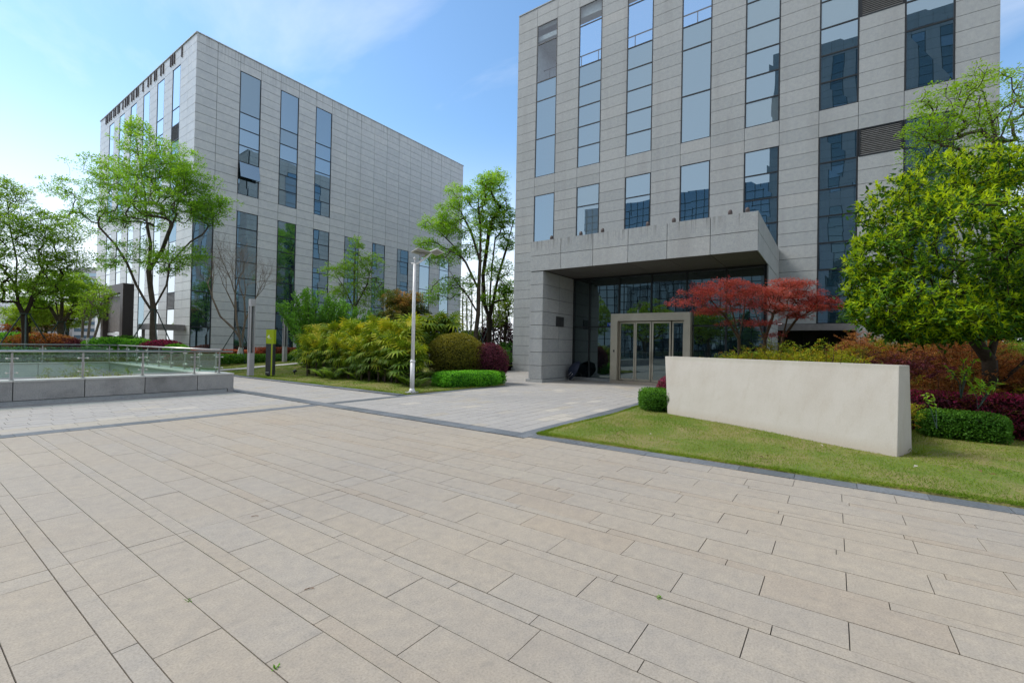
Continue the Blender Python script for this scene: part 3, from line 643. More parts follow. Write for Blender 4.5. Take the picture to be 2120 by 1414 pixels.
mb = MB(); mb.box(24.5, 26.25, -0.7, 2.1, 2.55, 2.57); mb.box(24.36, 26.28, 2.1, 2.19, 0.0, 2.6); mb.box(26.2, 26.28, -0.7, 2.1, 0.0, 2.55)
for yy in (-0.2, 0.5, 1.2): mb.box(26.1, 26.2, yy, yy+0.05, 0, 2.55)
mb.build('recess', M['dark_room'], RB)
mb = MB(); mb.box(24.42, 26.2, -0.79, -0.77, 0, 2.55); mb.build('pier', M['granite'], RB)
mb = MB(); mb.box(24.33, 24.5, 11.44, 17.3, 0, 0.20); mb.build('plinth', M['granite'], RB)

# canopy box, clad in big slabs
CX, CY0, CY1, CZ0, CZ1 = 17.3, 2.14, 11.34, 5.0, 6.36
def frame_cf(u, z, d): return (CX-d, u, z)
def frame_cs(u, z, d): return (u, CY0-d, z)
def frame_cl(u, z, d): return (u, CY1+d, z)
mb = MB()
ju = [CY0, 3.66, 5.19, 6.72, 8.24, 9.77, CY1]
panels(mb, frame_cf, ju, [CZ0, 5.69, CZ1], [], 0.02)
panels(mb, frame_cs, [CX+0.02+0.71*i for i in range(11)], [CZ0, 5.69, CZ1], [], 0.016); panels(mb, frame_cl, [CX+0.02+1.42*i for i in range(6)], [CZ0, 5.69, CZ1], [], 0.02)
mb.box(CX+0.02, CX+0.4, CY0+0.04, CY1-0.04, CZ1-0.05, CZ1-0.008, 0.4)
can = mb.build('canopy', M['granite_canopy'], RB)
mb = MB(); mb.box(CX+0.05, 24.4, CY0+0.05, CY1-0.05, CZ0+0.06, CZ1-0.25); mb.box(CX+0.05, CX+0.3, CY0+0.05, CY1-0.05, CZ1-0.25, CZ1-0.06); mb.build('canopy_core', M['backing'], can)
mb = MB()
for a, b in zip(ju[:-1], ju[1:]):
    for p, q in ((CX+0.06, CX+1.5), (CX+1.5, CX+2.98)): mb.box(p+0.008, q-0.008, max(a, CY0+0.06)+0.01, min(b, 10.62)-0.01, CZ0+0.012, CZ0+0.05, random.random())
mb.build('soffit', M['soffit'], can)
for yy in (10.35, 8.9, 7.9, 6.0, 5.0, 3.05, 2.5):
    mb = MB(); mb.prism([(CX+0.10, yy-0.09), (CX+0.28, yy-0.09), (CX+0.28, yy+0.09), (CX+0.10, yy+0.09)], CZ1-0.01, CZ1+0.02)
    mb.tube([(CX+0.19, yy, CZ1+0.02), (CX+0.19, yy, CZ1+0.13), (CX+0.19, yy, CZ1+0.19), (CX+0.19, yy, CZ1+0.21)], [0.075, 0.075, 0.055, 0.02], 10)
    mb.build('roof_light', M['wood_brown'], can)
# pillar wall left of the doors
def frame_pf(u, z, d): return (17.32-d, u, z)
def frame_ps(u, z, d): return (u, 10.64-d, z)
pz = [0.14]+[0.14+0.608*i for i in range(1, 9)]; pz[-1] = CZ0-0.01
mb = MB(); panels(mb, frame_pf, [10.64, 11.34], pz, [], 0.02); panels(mb, frame_ps, [17.34, 18.8, 20.3], pz, [], 0.018)
mb.box(17.22, 20.3, 10.56, 10.7, 0.0, 0.13); mb.box(17.22, 17.4, 10.7, 11.42, 0.0, 0.13); mb.box(17.4, 24.3, 11.28, 11.42, 0.0, 0.13)
panels(mb, lambda u, z, d: (u, 11.34+d, z), [17.34, 18.8, 20.3, 21.8, 23.3, 24.36], pz, [], 0.018)
pil = mb.build('pillar', M['granite'], RB)
mb = MB(); mb.box(17.36, 24.4, 10.69, 11.29, 0.0, CZ0+0.02); mb.build('pillar_core', M['backing'], pil)
mb = MB(); panels(mb, lambda u, z, d: (u, 2.14-d, z), [20.42, 21.9, 23.4, 24.36], [0.0]+pz, [], 0.018); mb.box(20.42, 24.4, 2.19, 2.3, 0, CZ0); mb.build('end_wall', M['granite'], RB)
# lobby: curtain wall, doors, dim room behind
mb = MB()
my = [10.6, 9.75, 8.24, 6.72, 5.19, 3.62, 2.24]
for yy in my:
    if 5.0 < yy < 8.5: mb.box(20.2, 20.32, yy-0.03, yy+0.03, 3.19, 4.98)
    else: mb.box(20.2, 20.32, yy-0.03, yy+0.03, 0.14, 4.98)
for a, b in zip(my[1:], my[:-1]):
    if a > 8.0 or b < 5.3:
        a2, b2 = (max(a, 8.5) if a > 8 else a)+0.03, (min(b, 4.94) if b < 5.3 else b)-0.03
        mb.box(20.22, 20.30, a2, b2, 2.575, 2.64)
    mb.box(20.22, 20.30, a+0.03, b-0.03, 4.9, 4.98)
mb.box(20.2, 20.34, 2.16, 2.24, 0, 5.0)
cw = mb.build('curtain_wall', M['frame'], RB)
mb = MB()
for a, b in zip(my[1:], my[:-1]):
    for z0, z1 in ((0.14, 2.6), (2.62, 4.95)):
        if 4.9 < (a+b)/2 < 8.6 and z1 < 3: continue
        z00 = 3.19 if (4.9 < (a+b)/2 < 8.6) else z0
        aa, bb = a, b
        if z1 < 3 and b > 8.0 and a < 8.5: aa = max(a, 8.5)
        if z1 < 3 and a < 5.0 and b > 4.94: bb = min(b, 4.94)
        e = [random.uniform(-0.006, 0.006) for _ in range(4)]
        mb.quad([(20.26+e[0], aa+0.02, z00), (20.26+e[1], bb-0.02, z00), (20.26+e[2], bb-0.02, z1), (20.26+e[3], aa+0.02, z1)])
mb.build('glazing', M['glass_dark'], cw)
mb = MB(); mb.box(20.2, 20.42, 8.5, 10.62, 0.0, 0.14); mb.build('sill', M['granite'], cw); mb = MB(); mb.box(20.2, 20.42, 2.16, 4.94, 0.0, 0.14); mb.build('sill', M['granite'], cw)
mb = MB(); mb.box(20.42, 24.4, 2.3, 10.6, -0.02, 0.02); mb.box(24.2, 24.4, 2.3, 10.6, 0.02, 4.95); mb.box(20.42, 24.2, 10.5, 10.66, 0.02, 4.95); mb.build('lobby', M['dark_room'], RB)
dr = MB()   # champagne portal frame with four leaves
dy0, dy1, iy0, iy1, dz, iz = 4.95, 8.51, 5.22, 8.18, 3.19, 2.85
xf, xb = 19.92, 20.32
dr.hexa([(xf, iy1, 0.12), (xb, iy1, 0.12), (xb, dy1, 0.0), (xf, dy1, 0.0)], [(xf, iy1, iz), (xb, iy1, iz), (xb, dy1, dz), (xf, dy1, dz)])
dr.hexa([(xf, dy0, 0.0), (xb, dy0, 0.0), (xb, iy0, 0.12), (xf, iy0, 0.12)], [(xf, dy0, dz), (xb, dy0, dz), (xb, iy0, iz), (xf, iy0, iz)])
dr.hexa([(xf, iy0, iz), (xb, iy0, iz), (xb, iy1, iz), (xf, iy1, iz)], [(xf, dy0, dz), (xb, dy0, dz), (xb, dy1, dz), (xf, dy1, dz)])
door = dr.build('door_frame', M['bronze'], RB)
mb = MB(); mb.box(19.7, 20.4, 5.0, 8.4, 0.0, 0.12); mb.build('door_step', M['pave_warm'], door)
for a, b in ((7.42, 8.16), (6.66, 7.38), (5.80, 6.62), (5.24, 5.76)):
    lf = MB(); s = 0.06; xo = 20.14 if (a in (7.42, 5.24)) else 20.08
    for q in ((a, a+s, 0.13, 2.82), (b-s, b, 0.13, 2.82)): lf.box(xo, xo+0.05, q[0], q[1], q[2], q[3])
    lf.box(xo, xo+0.05, a+s, b-s, 0.13, 0.22); lf.box(xo, xo+0.05, a+s, b-s, 2.74, 2.82)
    lo = lf.build('door', M['bronze'], RB)
    g = MB(); g.quad([(xo+0.025, a+s, 0.22), (xo+0.025, b-s, 0.22), (xo+0.025, b-s, 2.74), (xo+0.025, a+s, 2.74)]); g.build('glazing', M['glass_dark'], lo)
    if a in (6.66, 5.80):
        h = MB(); yy = a+0.03 if a == 6.66 else b-0.03; h.tube([(xo-0.04, yy, 0.95), (xo-0.04, yy, 1.5)], 0.014, 6); h.build('handle', M['bronze'], lo)
mb = MB(); mb.box(19.90, 19.925, 8.30, 8.36, 1.42, 1.52); mb.build('card_reader', M['black'], door)

# ---- far block
LBd = thing('office_building', 'silver grey granite block beyond the lawn, bright end wall and plain upper long side', 'building', (26, 45, 0))
ZL = [11.18-0.616*i for i in range(18, -1, -1)]; ZL = [z for z in ZL if z > 0.05]
ZU = [12.45+0.6075*i for i in range(0, 18)]; ZLB = [0.0]+ZL+[11.80]+ZU
def snl(z): return min(ZLB, key=lambda a: abs(a-z))
usL = [12.56, 13.87]+[15.38+1.5055*i for i in range(0, 17)]; usL[-1] = 40.1
uw = [13.87+0]+usL[2:]
holes = []; wins = []
for i in (2, 4, 6): holes.append((usL[i], usL[i+1], snl(12.45), snl(21.56))); wins.append((usL[i], usL[i+1], [snl(z) for z in (12.45, 13.62, 14.84, 16.07, 17.27, 18.5, 21.56)]))
for i in range(2, 18, 2):
    holes.append((usL[i], usL[i+1], 0.3, snl(11.18)))
    zz = [z for z in (11.18, 9.8, 8.6, 7.4, 6.2, 4.96, 3.75, 2.5, 1.3, 0.5)] if i < 8 else [11.18, 9.8, 7.4, 4.96, 2.5, 0.5]
    wins.append((usL[i], usL[i+1], sorted(snl(z) for z in zz)))
holes.append((12.56, 13.87, 0, 10.9)); wins.append((12.58, 13.86, [0.05, 2.5, 4.96, 7.4, 9.8, snl(10.55)]))
mb = MB(); panels(mb, frame_lr, usL, ZLB, holes, 0.025, tfun=lambda: min(1, max(0, random.gauss(0.5, 0.16))))
mb.build('wall', M['granite_far'], LBd)
for k, (a, b, zz) in enumerate(wins): window(frame_lr, a, b, zz, LBd, 'glass_far', 0.06)
# awning pane tilted open on the first slot
mb = MB(); a, b = wins[0][0]+0.06, wins[0][1]-0.06; mb.hexa([(a, 35.64, 13.68), (b, 35.64, 13.68), (b, 35.68, 13.66), (a, 35.68, 13.66)], [(a, 35.90, 14.80), (b, 35.90, 14.80), (b, 35.95, 14.80), (a, 35.95, 14.80)]); mb.build('open_window', M['glass_far'], LBd)
uy = [36.0, 37.38, 38.81, 40.30, 41.95, 43.45, 45.10, 46.60, 48.24, 49.78, 51.39, 52.83, 54.41, 55.85, 57.3, 58.85]
holes = []; wins = []
for i in range(2, 14, 2):
    lo = 3 if i == 2 else 0
    if i == 2:
        holes += [(uy[i], uy[i+1], snl(12.45), snl(21.56))]
        wins += [(uy[i], uy[i+1], [snl(z) for z in (17.3, 18.5, 21.56)]), (uy[i], uy[i+1], [snl(z) for z in (12.45, 13.7, 16.05)])]
        holes += [(uy[i], uy[i+1], 0.3, snl(11.18))]; wins += [(uy[i], uy[i+1], [snl(z) for z in (5.0, 6.2, 8.6, 11.18)]), (uy[i], uy[i+1], [snl(z) for z in (0.5, 2.5, 3.75)])]
    else:
        holes += [(uy[i], uy[i+1], snl(12.45), snl(21.56)), (uy[i], uy[i+1], 0.3, snl(11.18))]
        wins += [(uy[i], uy[i+1], [snl(z) for z in (12.45, 14.84, 17.27, 18.5, 21.56)]), (uy[i], uy[i+1], [snl(z) for z in (0.5, 2.5, 4.96, 7.4, 9.8, 11.18)])]
mb = MB(); panels(mb, frame_ll, uy, ZLB, holes, 0.02, tfun=lambda: min(1, max(0, random.gauss(0.6, 0.15)))); mb.build('wall', M['granite_far'], LBd)
for a, b, zz in wins: window(frame_ll, a, b, zz, LBd, 'glass_end', 0.035)
louver(frame_ll, 38.83, 40.28, snl(16.05)+0.02, snl(17.3)-0.02, LBd, 12); louver(frame_ll, 38.83, 40.28, snl(3.75)+0.02, snl(5.0)-0.02, LBd, 12)
for yy in (38.57, 40.0, 40.35, 40.7, 42.2, 42.7, 43.7, 44.05, 44.9, 45.5, 46.7, 47.9, 48.3, 49.0, 49.5, 50.3, 50.7, 51.2, 51.9, 52.9, 53.3, 54.0, 54.5, 55.3, 55.8, 56.4, 56.9):
    mb = MB(); fbox(mb, frame_ll, yy-0.045, yy+0.045, 21.95, 22.72, 0.0, 0.07); mb.build('parapet_fin', M['wood_brown'], LBd)
mb = MB(); mb.box(12.62, 40.05, 36.05, 58.8, 0.0, ZLB[-1]-0.1); mb.build('core', M['backing'], LBd)
mb = MB(); mb.box(12.5, 40.15, 35.95, 36.4, ZLB[-1], ZLB[-1]+0.06, 0.6); mb.box(12.5, 12.9, 36.4, 58.9, ZLB[-1], ZLB[-1]+0.06, 0.6); mb.box(40.05, 40.11, 36.02, 58.8, 0, ZLB[-1], 0.6); mb.build('parapet', M['granite_far'], LBd)

# ------------------------------------------------------------------ free-standing things
# cream wall with battered faces
a, b = np.array([9.06, -0.80]), np.array([11.33, 3.32]); dd = (b-a)/np.linalg.norm(b-a); nn = np.array([dd[1], -dd[0]])
bt = 0.78; tt = 0.34; ins = 0.30
ev = np.array([0.74, -0.25]); t0 = np.array([0.432, -0.05]); t1 = np.array([0.70, -0.205])
B = [a, a+ev, b+ev, b]; T = [a+t0, a+t1, b+t1+dd*0.36, b+t0+dd*0.36]
sw = thing('garden_wall', 'cream plastered wall with sloping faces standing on the lawn in front of the red trees', 'wall', (a[0], a[1], 0))
mb = MB(); mb.hexa([(p[0], p[1], -0.05) for p in B], [(p[0], p[1], 1.415) for p in T]); wl = mb.build('wall_body', M['plaster'], sw, bevel=0.012)
mb = MB(); q = a+t0+dd*0.86-nn*0.004
mb.hexa([(q[0]-nn[0]*0.004-dd[0]*0.004, q[1]-nn[1]*0.004-dd[1]*0.004, 1.27), (q[0]-nn[0]*0.004+dd[0]*0.004, q[1]-nn[1]*0.004+dd[1]*0.004, 1.27), (q[0]+nn[0]*.02+dd[0]*0.004, q[1]+nn[1]*.02, 1.27), (q[0]+nn[0]*.02, q[1]+nn[1]*.02, 1.27)],
        [(q[0]-dd[0]*0.004, q[1]-dd[1]*0.004, 1.417), (q[0]+dd[0]*0.004, q[1]+dd[1]*0.004, 1.417), (q[0]+nn[0]*.02+dd[0]*0.004, q[1]+nn[1]*.02, 1.417), (q[0]+nn[0]*.02, q[1]+nn[1]*.02, 1.417)])
mb.build('crack', M['soil'], sw)

# sunken court: dark granite parapet, inner walls, floor
tw = thing('parapet_wall', 'low dark granite parapet around the sunken court, black damp stain near its corner', 'wall', (7.1, 15.4, 0))
RZc = 0.58
mb = MB()
xs = [6.62, 5.62, 4.36, 3.13, 1.9, 0.66, -0.58, -1.82, -3.06, -4.3, -5.54, -6.8]
for x1, x0 in zip(xs[:-1], xs[1:]): mb.box(x0+0.009, x1-0.009, 15.4, 15.88, 0.115 if x1 < 7 else 0.115, RZc-0.035, random.random())
ys = [15.4+1.25*i for i in range(9)]
for y0, y1 in zip(ys[:-1], ys[1:]): mb.box(6.05, 6.62, max(y0, 15.89)+0.009, y1-0.009, 0.0, RZc-0.035, random.random())
mb.box(6.45, 6.62, 15.4, 15.55, 0.0, 0.114, 0.4)
mb.build('facing', M['granite_dark'], tw)
mb = MB(); mb.box(-6.8, 6.44, 15.43, 15.85, -0.3, 0.10); mb.build('plinth', M['granite'], tw)
mb = MB(); mb.box(-6.8, 6.60, 15.44, 15.9, 0.10, RZc-0.05); mb.box(6.07, 6.60, 15.9, 26.2, -0.01, RZc-0.05); mb.build('joint_backing', M['backing'], tw)
mb = MB()
for x1, x0 in zip(xs[:-1], xs[1:]): mb.box(x0+0.003, x1-0.003, 15.38, 15.9, RZc-0.035, RZc, random.random())
for y0, y1 in zip(ys[:-1], ys[1:]): mb.box(5.9, 6.64, max(y0, 15.9)+0.003, y1-0.003, RZc-0.035, RZc, random.random())
for i in range(11): mb.box(-6.8+i*1.18, -6.8+(i+1)*1.18-0.006, 25.55, 25.95, RZc-0.035, RZc, random.random())
mb.build('coping', M['granite_light'], tw)
mb = MB()
for i in range(11):
    for k in range(4): mb.box(-6.8+i*1.18+0.008, -6.8+(i+1)*1.18-0.008, 25.6, 25.9, -3.1+0.91*k+0.006, -3.1+0.91*(k+1)-0.006, random.uniform(0.3, 0.9))
for i in range(8):
    for k in range(4): mb.box(5.99, 6.04, 15.95+i*1.2+0.008, 15.95+(i+1)*1.2-0.008, -3.1+0.91*k+0.006, -3.1+0.91*(k+1)-0.006, random.uniform(0.3, 0.9))
mb.box(-6.8, 5.98, 15.85, 15.95, -3.1, 0.5); mb.box(-6.9, -6.8, 15.9, 25.6, -3.1, 0.5)
mb.build('inner_wall', M['granite_far'], tw)
mb = MB(); mb.box(-6.8, 6.1, 15.9, 25.6, -3.2, -3.1); tag(mb.build('court_floor', M['pave_grey']), kind='structure')

def railing(name, label, p0, p1, zb, n, ztop, over=(0.0, 0.0), posts_at=None):
    """steel posts, glass panes held by clamps, round handrail"""
    p0, p1 = np.array(p0, float), np.array(p1, float); d = (p1-p0); Ln = np.linalg.norm(d); d /= Ln; s = np.array([d[1], -d[0]])
    t = thing(name, label, 'railing', (p0[0], p0[1], zb), 'glass balustrades round the sunken court')
    mb = MB(); e0, e1 = p0-d*over[0], p1+d*over[1]
    mb.tube([(e0[0], e0[1], ztop), (e1[0], e1[1], ztop)], 0.027, 12); mb.build('handrail', M['steel'], t, smooth=True)
    ps = posts_at if posts_at is not None else [Ln*i/n for i in range(n+1)]
    for q in ps:
        c = p0+d*q; mb = MB()
        for o in (-0.022, 0.022):
            k = c+s*o*0.6; mb.box(k[0]-0.006-abs(d[0])*0.012, k[0]+0.006+abs(d[0])*0.012, k[1]-0.006-abs(d[1])*0.012, k[1]+0.006+abs(d[1])*0.012, zb, ztop-0.05)
        mb.tube([(c[0], c[1], ztop-0.06), (c[0], c[1], ztop-0.02)], 0.012, 6)
        mb.box(c[0]-0.04, c[0]+0.04, c[1]-0.04, c[1]+0.04, zb, zb+0.012)
        po = mb.build('post', M['steel_dull'], t)
        for zc in (zb+0.17, ztop-0.17):
            mb = MB(); mb.tube([(c[0]-d[0]*0.085, c[1]-d[1]*0.085, zc), (c[0]+d[0]*0.085, c[1]+d[1]*0.085, zc)], 0.010, 6)
            for sg in (-1, 1):
                e = c+d*0.085*sg; mb.tube([(e[0]-s[0]*0.03, e[1]-s[1]*0.03, zc), (e[0]+s[0]*0.03, e[1]+s[1]*0.03, zc)], 0.02, 8)
            mb.build('clamp', M['steel'], po)
    for q0, q1 in zip(ps[:-1], ps[1:]):
        a, b = p0+d*(q0+0.035), p0+d*(q1-0.035)
        mb = MB(); h = s*0.006
        mb.hexa([(*(a-h), zb+0.06), (*(b-h), zb+0.06), (*(b+h), zb+0.06), (*(a+h), zb+0.06)], [(*(a-h), ztop-0.07), (*(b-h), ztop-0.07), (*(b+h), ztop-0.07), (*(a+h), ztop-0.07)])
        mb.build('pane', M['glass_rail'], t)
    return t
railing('glass_railing', 'nearest glass balustrade, on the dark parapet facing the paving', (-5.54, 15.62), (6.42, 15.62), RZc, 0, 1.255, (0.5, 0.24), [0, 1.24, 2.48, 3.72, 4.96, 6.2, 7.44, 8.67, 9.90, 11.15, 11.82])
railing('glass_railing', 'glass balustrade running back along the right side of the sunken court', (6.30, 15.9), (6.30, 25.75), RZc, 8, 1.30, (0.3, 0.2))
railing('glass_railing', 'glass balustrade at the back of the sunken court, below the clipped bushes', (-6.6, 25.75), (6.5, 25.75), RZc, 0, 1.30, (0.2, 0.1), [0.3+2.05*i for i in range(7)])

def column_light(x, y, label, h):
    zb = float(lawn_left_z(x, y))
    t = thing('column_light', label, 'lamp', (x, y, zb), 'square column lights on the lawn')
    W = 0.108
    mb = MB(); mb.box(x-W, x+W, y-W, y+W, zb-0.1, zb+h*0.30); mb.build('base', M['grey_paint'], t, bevel=0.006)
    mb = MB(); mb.box(x-W, x+W, y-W, y+W, zb+h*0.905, zb+h); mb.build('cap', M['grey_paint'], t, bevel=0.006)
    for sx in (-1, 1):
        for sy in (-1, 1):
            mb = MB(); cx, cy2 = x+sx*(W-0.022), y+sy*(W-0.022); mb.box(cx-0.022, cx+0.022, cy2-0.022, cy2+0.022, zb+h*0.30, zb+h*0.905); mb.build('corner_post', M['grey_paint'], t)
    mb = MB(); mb.box(x-0.035, x+0.035, y-0.035, y+0.035, zb+h*0.30, zb+h*0.905); mb.build('diffuser', M['charcoal'], t)
    t.rotation_euler = (0, 0, 0)
    return t
column_light(9.86, 21.35, 'tall slotted grey column light nearest the dark parapet, left of the green sign', 3.46)
column_light(15.1, 28.3, 'slotted grey column light farther back, by the red hedge and right of the green sign', 3.15)

# number sign
sx, sy = 10.42, 20.72; zb = float(lawn_left_z(sx, sy))
sg = thing('number_sign', 'lime green and charcoal pylon sign with a white number 4', 'sign', (sx, sy, zb))
ang = math.radians(-62)   # direction of the broad face along the ground
u_ = np.array([math.cos(ang), math.sin(ang)]); v_ = np.array([u_[1], -u_[0]])*-1
def sgbox(mb, u0, u1, v0, v1, z0, z1):
    P = [np.array([sx, sy])+u_*a+v_*b for a, b in ((u0, v0), (u1, v0), (u1, v1), (u0, v1))]
    mb.hexa([(p[0], p[1], z0) for p in P], [(p[0], p[1], z1) for p in P])
mb = MB(); sgbox(mb, -0.185, 0.185, -0.09, 0.09, zb+1.46, zb+2.1); hd = mb.build('head', M['lime_green'], sg, bevel=0.004)
mb = MB(); sgbox(mb, -0.18, 0.07, -0.085, 0.085, zb+0.06, zb+1.458); mb.build('body', M['charcoal'], sg, bevel=0.004)
mb = MB(); sgbox(mb, 0.073, 0.14, -0.08, 0.08, zb+0.03, zb+1.458); mb.build('stripe', M['lime_green'], sg)
mb = MB(); sgbox(mb, 0.142, 0.18, -0.085, 0.085, zb+0.06, zb+1.458); mb.build('edge_panel', M['charcoal'], sg)
mb = MB(); sgbox(mb, -0.14, 0.14, -0.06, 0.06, zb-0.02, zb+0.058); mb.build('foot', M['black'], sg)
front = -1 if np.dot(v_, -np.array([sx, sy])) < 0 else 1
vf = v_*front
def sgtext(txt, u0, z0, size, mat, nm):
    cu = bpy.data.curves.new(nm, 'FONT'); cu.body = txt; cu.size = size; cu.extrude = 0.003
    o = bpy.data.objects.new(nm, cu); COL.objects.link(o); cu.materials.append(mat); o.parent = hd
    P = np.array([sx, sy])+u_*u0+vf*0.093
    xd = u_ if np.cross(np.append(u_, 0), [0, 0, 1.0])@np.append(vf, 0) > 0 else -u_
    Mx = Matrix(((xd[0], 0, vf[0], P[0]-sx), (xd[1], 0, vf[1], P[1]-sy), (0, 1, 0, z0-zb), (0, 0, 0, 1)))
    me = bpy.data.meshes.new_from_object(o.evaluated_get(bpy.context.evaluated_depsgraph_get())); bpy.data.objects.remove(o)
    o = bpy.data.objects.new(nm, me); COL.objects.link(o); o.parent = hd
    o.matrix_local = Mx
    return o
left_u = -0.13 if True else 0.13
sgtext('4', left_u, zb+1.68, 0.27, M['white'], 'numeral')
mb = MB()
for k in range(3): P0 = np.array([sx, sy])+u_*(0.02+k*0.022)+vf*0.092; P1 = P0+u_*0.014; mb.hexa([(*P0, zb+1.69), (*P1, zb+1.69), (*(P1+vf*0.002), zb+1.69), (*(P0+vf*0.002), zb+1.69)], [(*P0, zb+1.715), (*P1, zb+1.715), (*(P1+vf*0.002), zb+1.715), (*(P0+vf*0.002), zb+1.715)])
for k in range(7): P0 = np.array([sx, sy])+u_*(-0.16+k*0.022)+vf*0.087; P1 = P0+u_*0.015; mb.hexa([(*P0, zb+0.17), (*P1, zb+0.17), (*(P1+vf*0.002), zb+0.17), (*(P0+vf*0.002), zb+0.17)], [(*P0, zb+0.19), (*P1, zb+0.19), (*(P1+vf*0.002), zb+0.19), (*(P0+vf*0.002), zb+0.19)])
mb.build('small_print', M['white'], hd)

# solar street lamps
def solar_lamp(x, y, zb, label, sc=1.0):
    t = thing('solar_street_lamp', label, 'street lamp', (x, y, zb), 'white solar street lamps')
    h = 4.18*sc
    rt = np.array([RGT[0], RGT[1], 0]); rt /= np.linalg.norm(rt); bk_ = np.array([-rt[1], rt[0], 0])   # arm runs to the right of the photo
    P = lambda a, b, z: tuple(np.array([x, y, zb])+rt*a*sc+bk_*b*sc+np.array([0, 0, z*sc]))
    mb = MB(); mb.box(x-0.15, x+0.15, y-0.15, y+0.15, zb-0.05, zb+0.03); mb.build('base_plate', M['concrete'], t)
    for bx_ in (-0.11, 0.11):
        for by_ in (-0.11, 0.11): mb = MB(); mb.tube([(x+bx_, y+by_, zb+0.02), (x+bx_, y+by_, zb+0.06)], 0.014, 6); mb.build('bolt', M['wood_brown'], t)
    mb = MB(); mb.tube([P(0, 0, 0.02), P(0, 0, 0.06), P(0, 0, 0.14)], [0.10*sc, 0.10*sc, 0.072*sc], 10); mb.tube([P(0, 0, 0.14), P(0, 0, 1.0)], 0.072*sc, 10)
    mb.tube([P(0, 0, 0.985), P(0, 0, 1.0), P(0, 0, 1.03), P(0, 0, 1.06)], [0.078*sc, 0.086*sc, 0.086*sc, 0.06*sc], 10)
    mb.tube([P(0, 0, 1.06), P(0, 0, 4.16)], [0.060*sc, 0.050*sc], 10); mb.build('pole', M['white_paint'], t, smooth=True)
    mb = MB(); mb.tube([P(-0.12, 0, 4.19), P(0.02, 0, 4.17), P(0.10, 0, 4.20), P(0.22, 0, 4.28), P(0.34, 0, 4.37), P(0.45, 0, 4.46), P(0.54, 0, 4.55)], [0.014*sc, 0.026*sc, 0.032*sc, 0.03*sc, 0.028*sc, 0.027*sc, 0.024*sc], 8)
    mb.build('arm', M['white_paint'], t, smooth=True)
    mb = MB(); mb.tube([P(0, 0, 4.18), P(0, 0, 4.32)], 0.022*sc, 6); mb.tube([P(0, 0, 4.32), P(0, 0, 4.345), P(0, 0, 4.38), P(0, 0, 4.40)], [0.045*sc, 0.05*sc, 0.04*sc, 0.012*sc], 10); mb.build('sensor', M['white_paint'], t, smooth=True)
    # tilted solar panel, underside seen from below
    def slab(c, e1, e2, th, mb):
        c, e1, e2 = map(np.array, (c, e1, e2)); n = np.cross(e1, e2); n = n/np.linalg.norm(n)*th
        Q = [c-e1-e2, c+e1-e2, c+e1+e2, c-e1+e2]; mb.hexa([q-n for q in Q], [q+n for q in Q])
    up = np.array([0, 0, 1.0])
    c = np.array(P(0.19, 0.0, 4.56)); e1 = (rt*0.165-bk_*0.24+up*0.015)*sc; e2 = (rt*0.165+bk_*0.24-up*0.012)*sc
    mb = MB(); slab(c, e1, e2, 0.014*sc, mb); so_ = mb.build('solar_panel', M['solar_back'], t)
    mb = MB(); slab(c+up*0.018*sc, e1*0.97, e2*0.97, 0.003*sc, mb); mb.build('solar_cells', M['solar'], so_)
    mb = MB(); slab(c-e1*0.08-up*0.022*sc, e1*0.012, e2*0.98, 0.006*sc, mb); mb.build('panel_rib', M['black'], so_)
    mb = MB(); mb.tube([P(0.19, 0.0, 4.54), P(0.19, 0.0, 4.26)], 0.028*sc, 6); mb.box(*[q for ax_ in range(3) for q in (P(0.25, 0, 4.46)[ax_]-0.05*sc, P(0.25, 0, 4.46)[ax_]+0.05*sc)]); mb.build('bracket', M['grey_paint'], t)
    c = np.array(P(0.70, 0.0, 4.57)); e1 = (rt*0.15-bk_*0.12+up*0.03)*sc; e2 = (rt*0.09+bk_*0.15-up*0.03)*sc
    mb = MB(); slab(c, e1, e2, 0.013*sc, mb); lh = mb.build('lamp_head', M['white_paint'], t, bevel=0.006)
    mb = MB(); slab(c-up*0.017*sc, e1*0.8, e2*0.75, 0.003*sc, mb); mb.build('lens', M['solar_back'], lh)
    return t
solar_lamp(10.15, 11.13, float(lawn_left_z(10.15, 11.13)), 'white solar street lamp at the lawn corner in front of the fan palms')
q = D(876, 668, 26.0); solar_lamp(q[0]-0.3, q[1], q[2]-4.2, 'farther solar street lamp, only its arm and panel showing above the palms')

# umbrella left open on the ground
ux, uy_, = 19.75, 10.08
um = thing('umbrella', 'open navy umbrella lying on its side against the entrance pillar', 'umbrella', (ux, uy_, 0))
ax = unit(np.array([0.35, -0.80, 0.02])); ax = unit(np.array([-0.55, 0.62, 0.42])); aw = unit(np.cross(ax, [0, 0, 1.0])); av = np.cross(aw, ax)
apex = np.array([19.45, 10.38, 0.60]); V = [apex]; F = []; R_ = 0.52; rings = 5; seg = 16
for k in range(1, rings+1):
    th = k/rings*1.05
    for j in range(seg):
        p = 2*PI*j/seg; rr = R_*math.sin(th)/math.sin(1.05)*(1.0 if j % 2 == 0 else 0.975-0.03*k/rings); V.append(apex-ax*(R_*0.55*(1-math.cos(th))/(1-math.cos(1.05)))+aw*rr*math.cos(p)+av*rr*math.sin(p))
for j in range(seg): F.append((0, 1+j, 1+(j+1) % seg))
for k in range(rings-1):
    for j in range(seg): a_ = 1+k*seg+j; b_ = 1+k*seg+(j+1) % seg; F.append((a_, a_+seg, b_+seg, b_))
mz = min(v[2] for v in V); V = [v-np.array([0, 0, mz-0.015]) for v in V]; apex = V[0]
mb = MB(); mb.v = [tuple(v) for v in V]; mb.f = F; mb.t = [0.5]*len(F); cn = mb.build('canopy', M['navy'], um)
mb = MB(); mb.tube([apex+ax*0.06, apex-ax*0.62], 0.009, 6); e = apex-ax*0.62
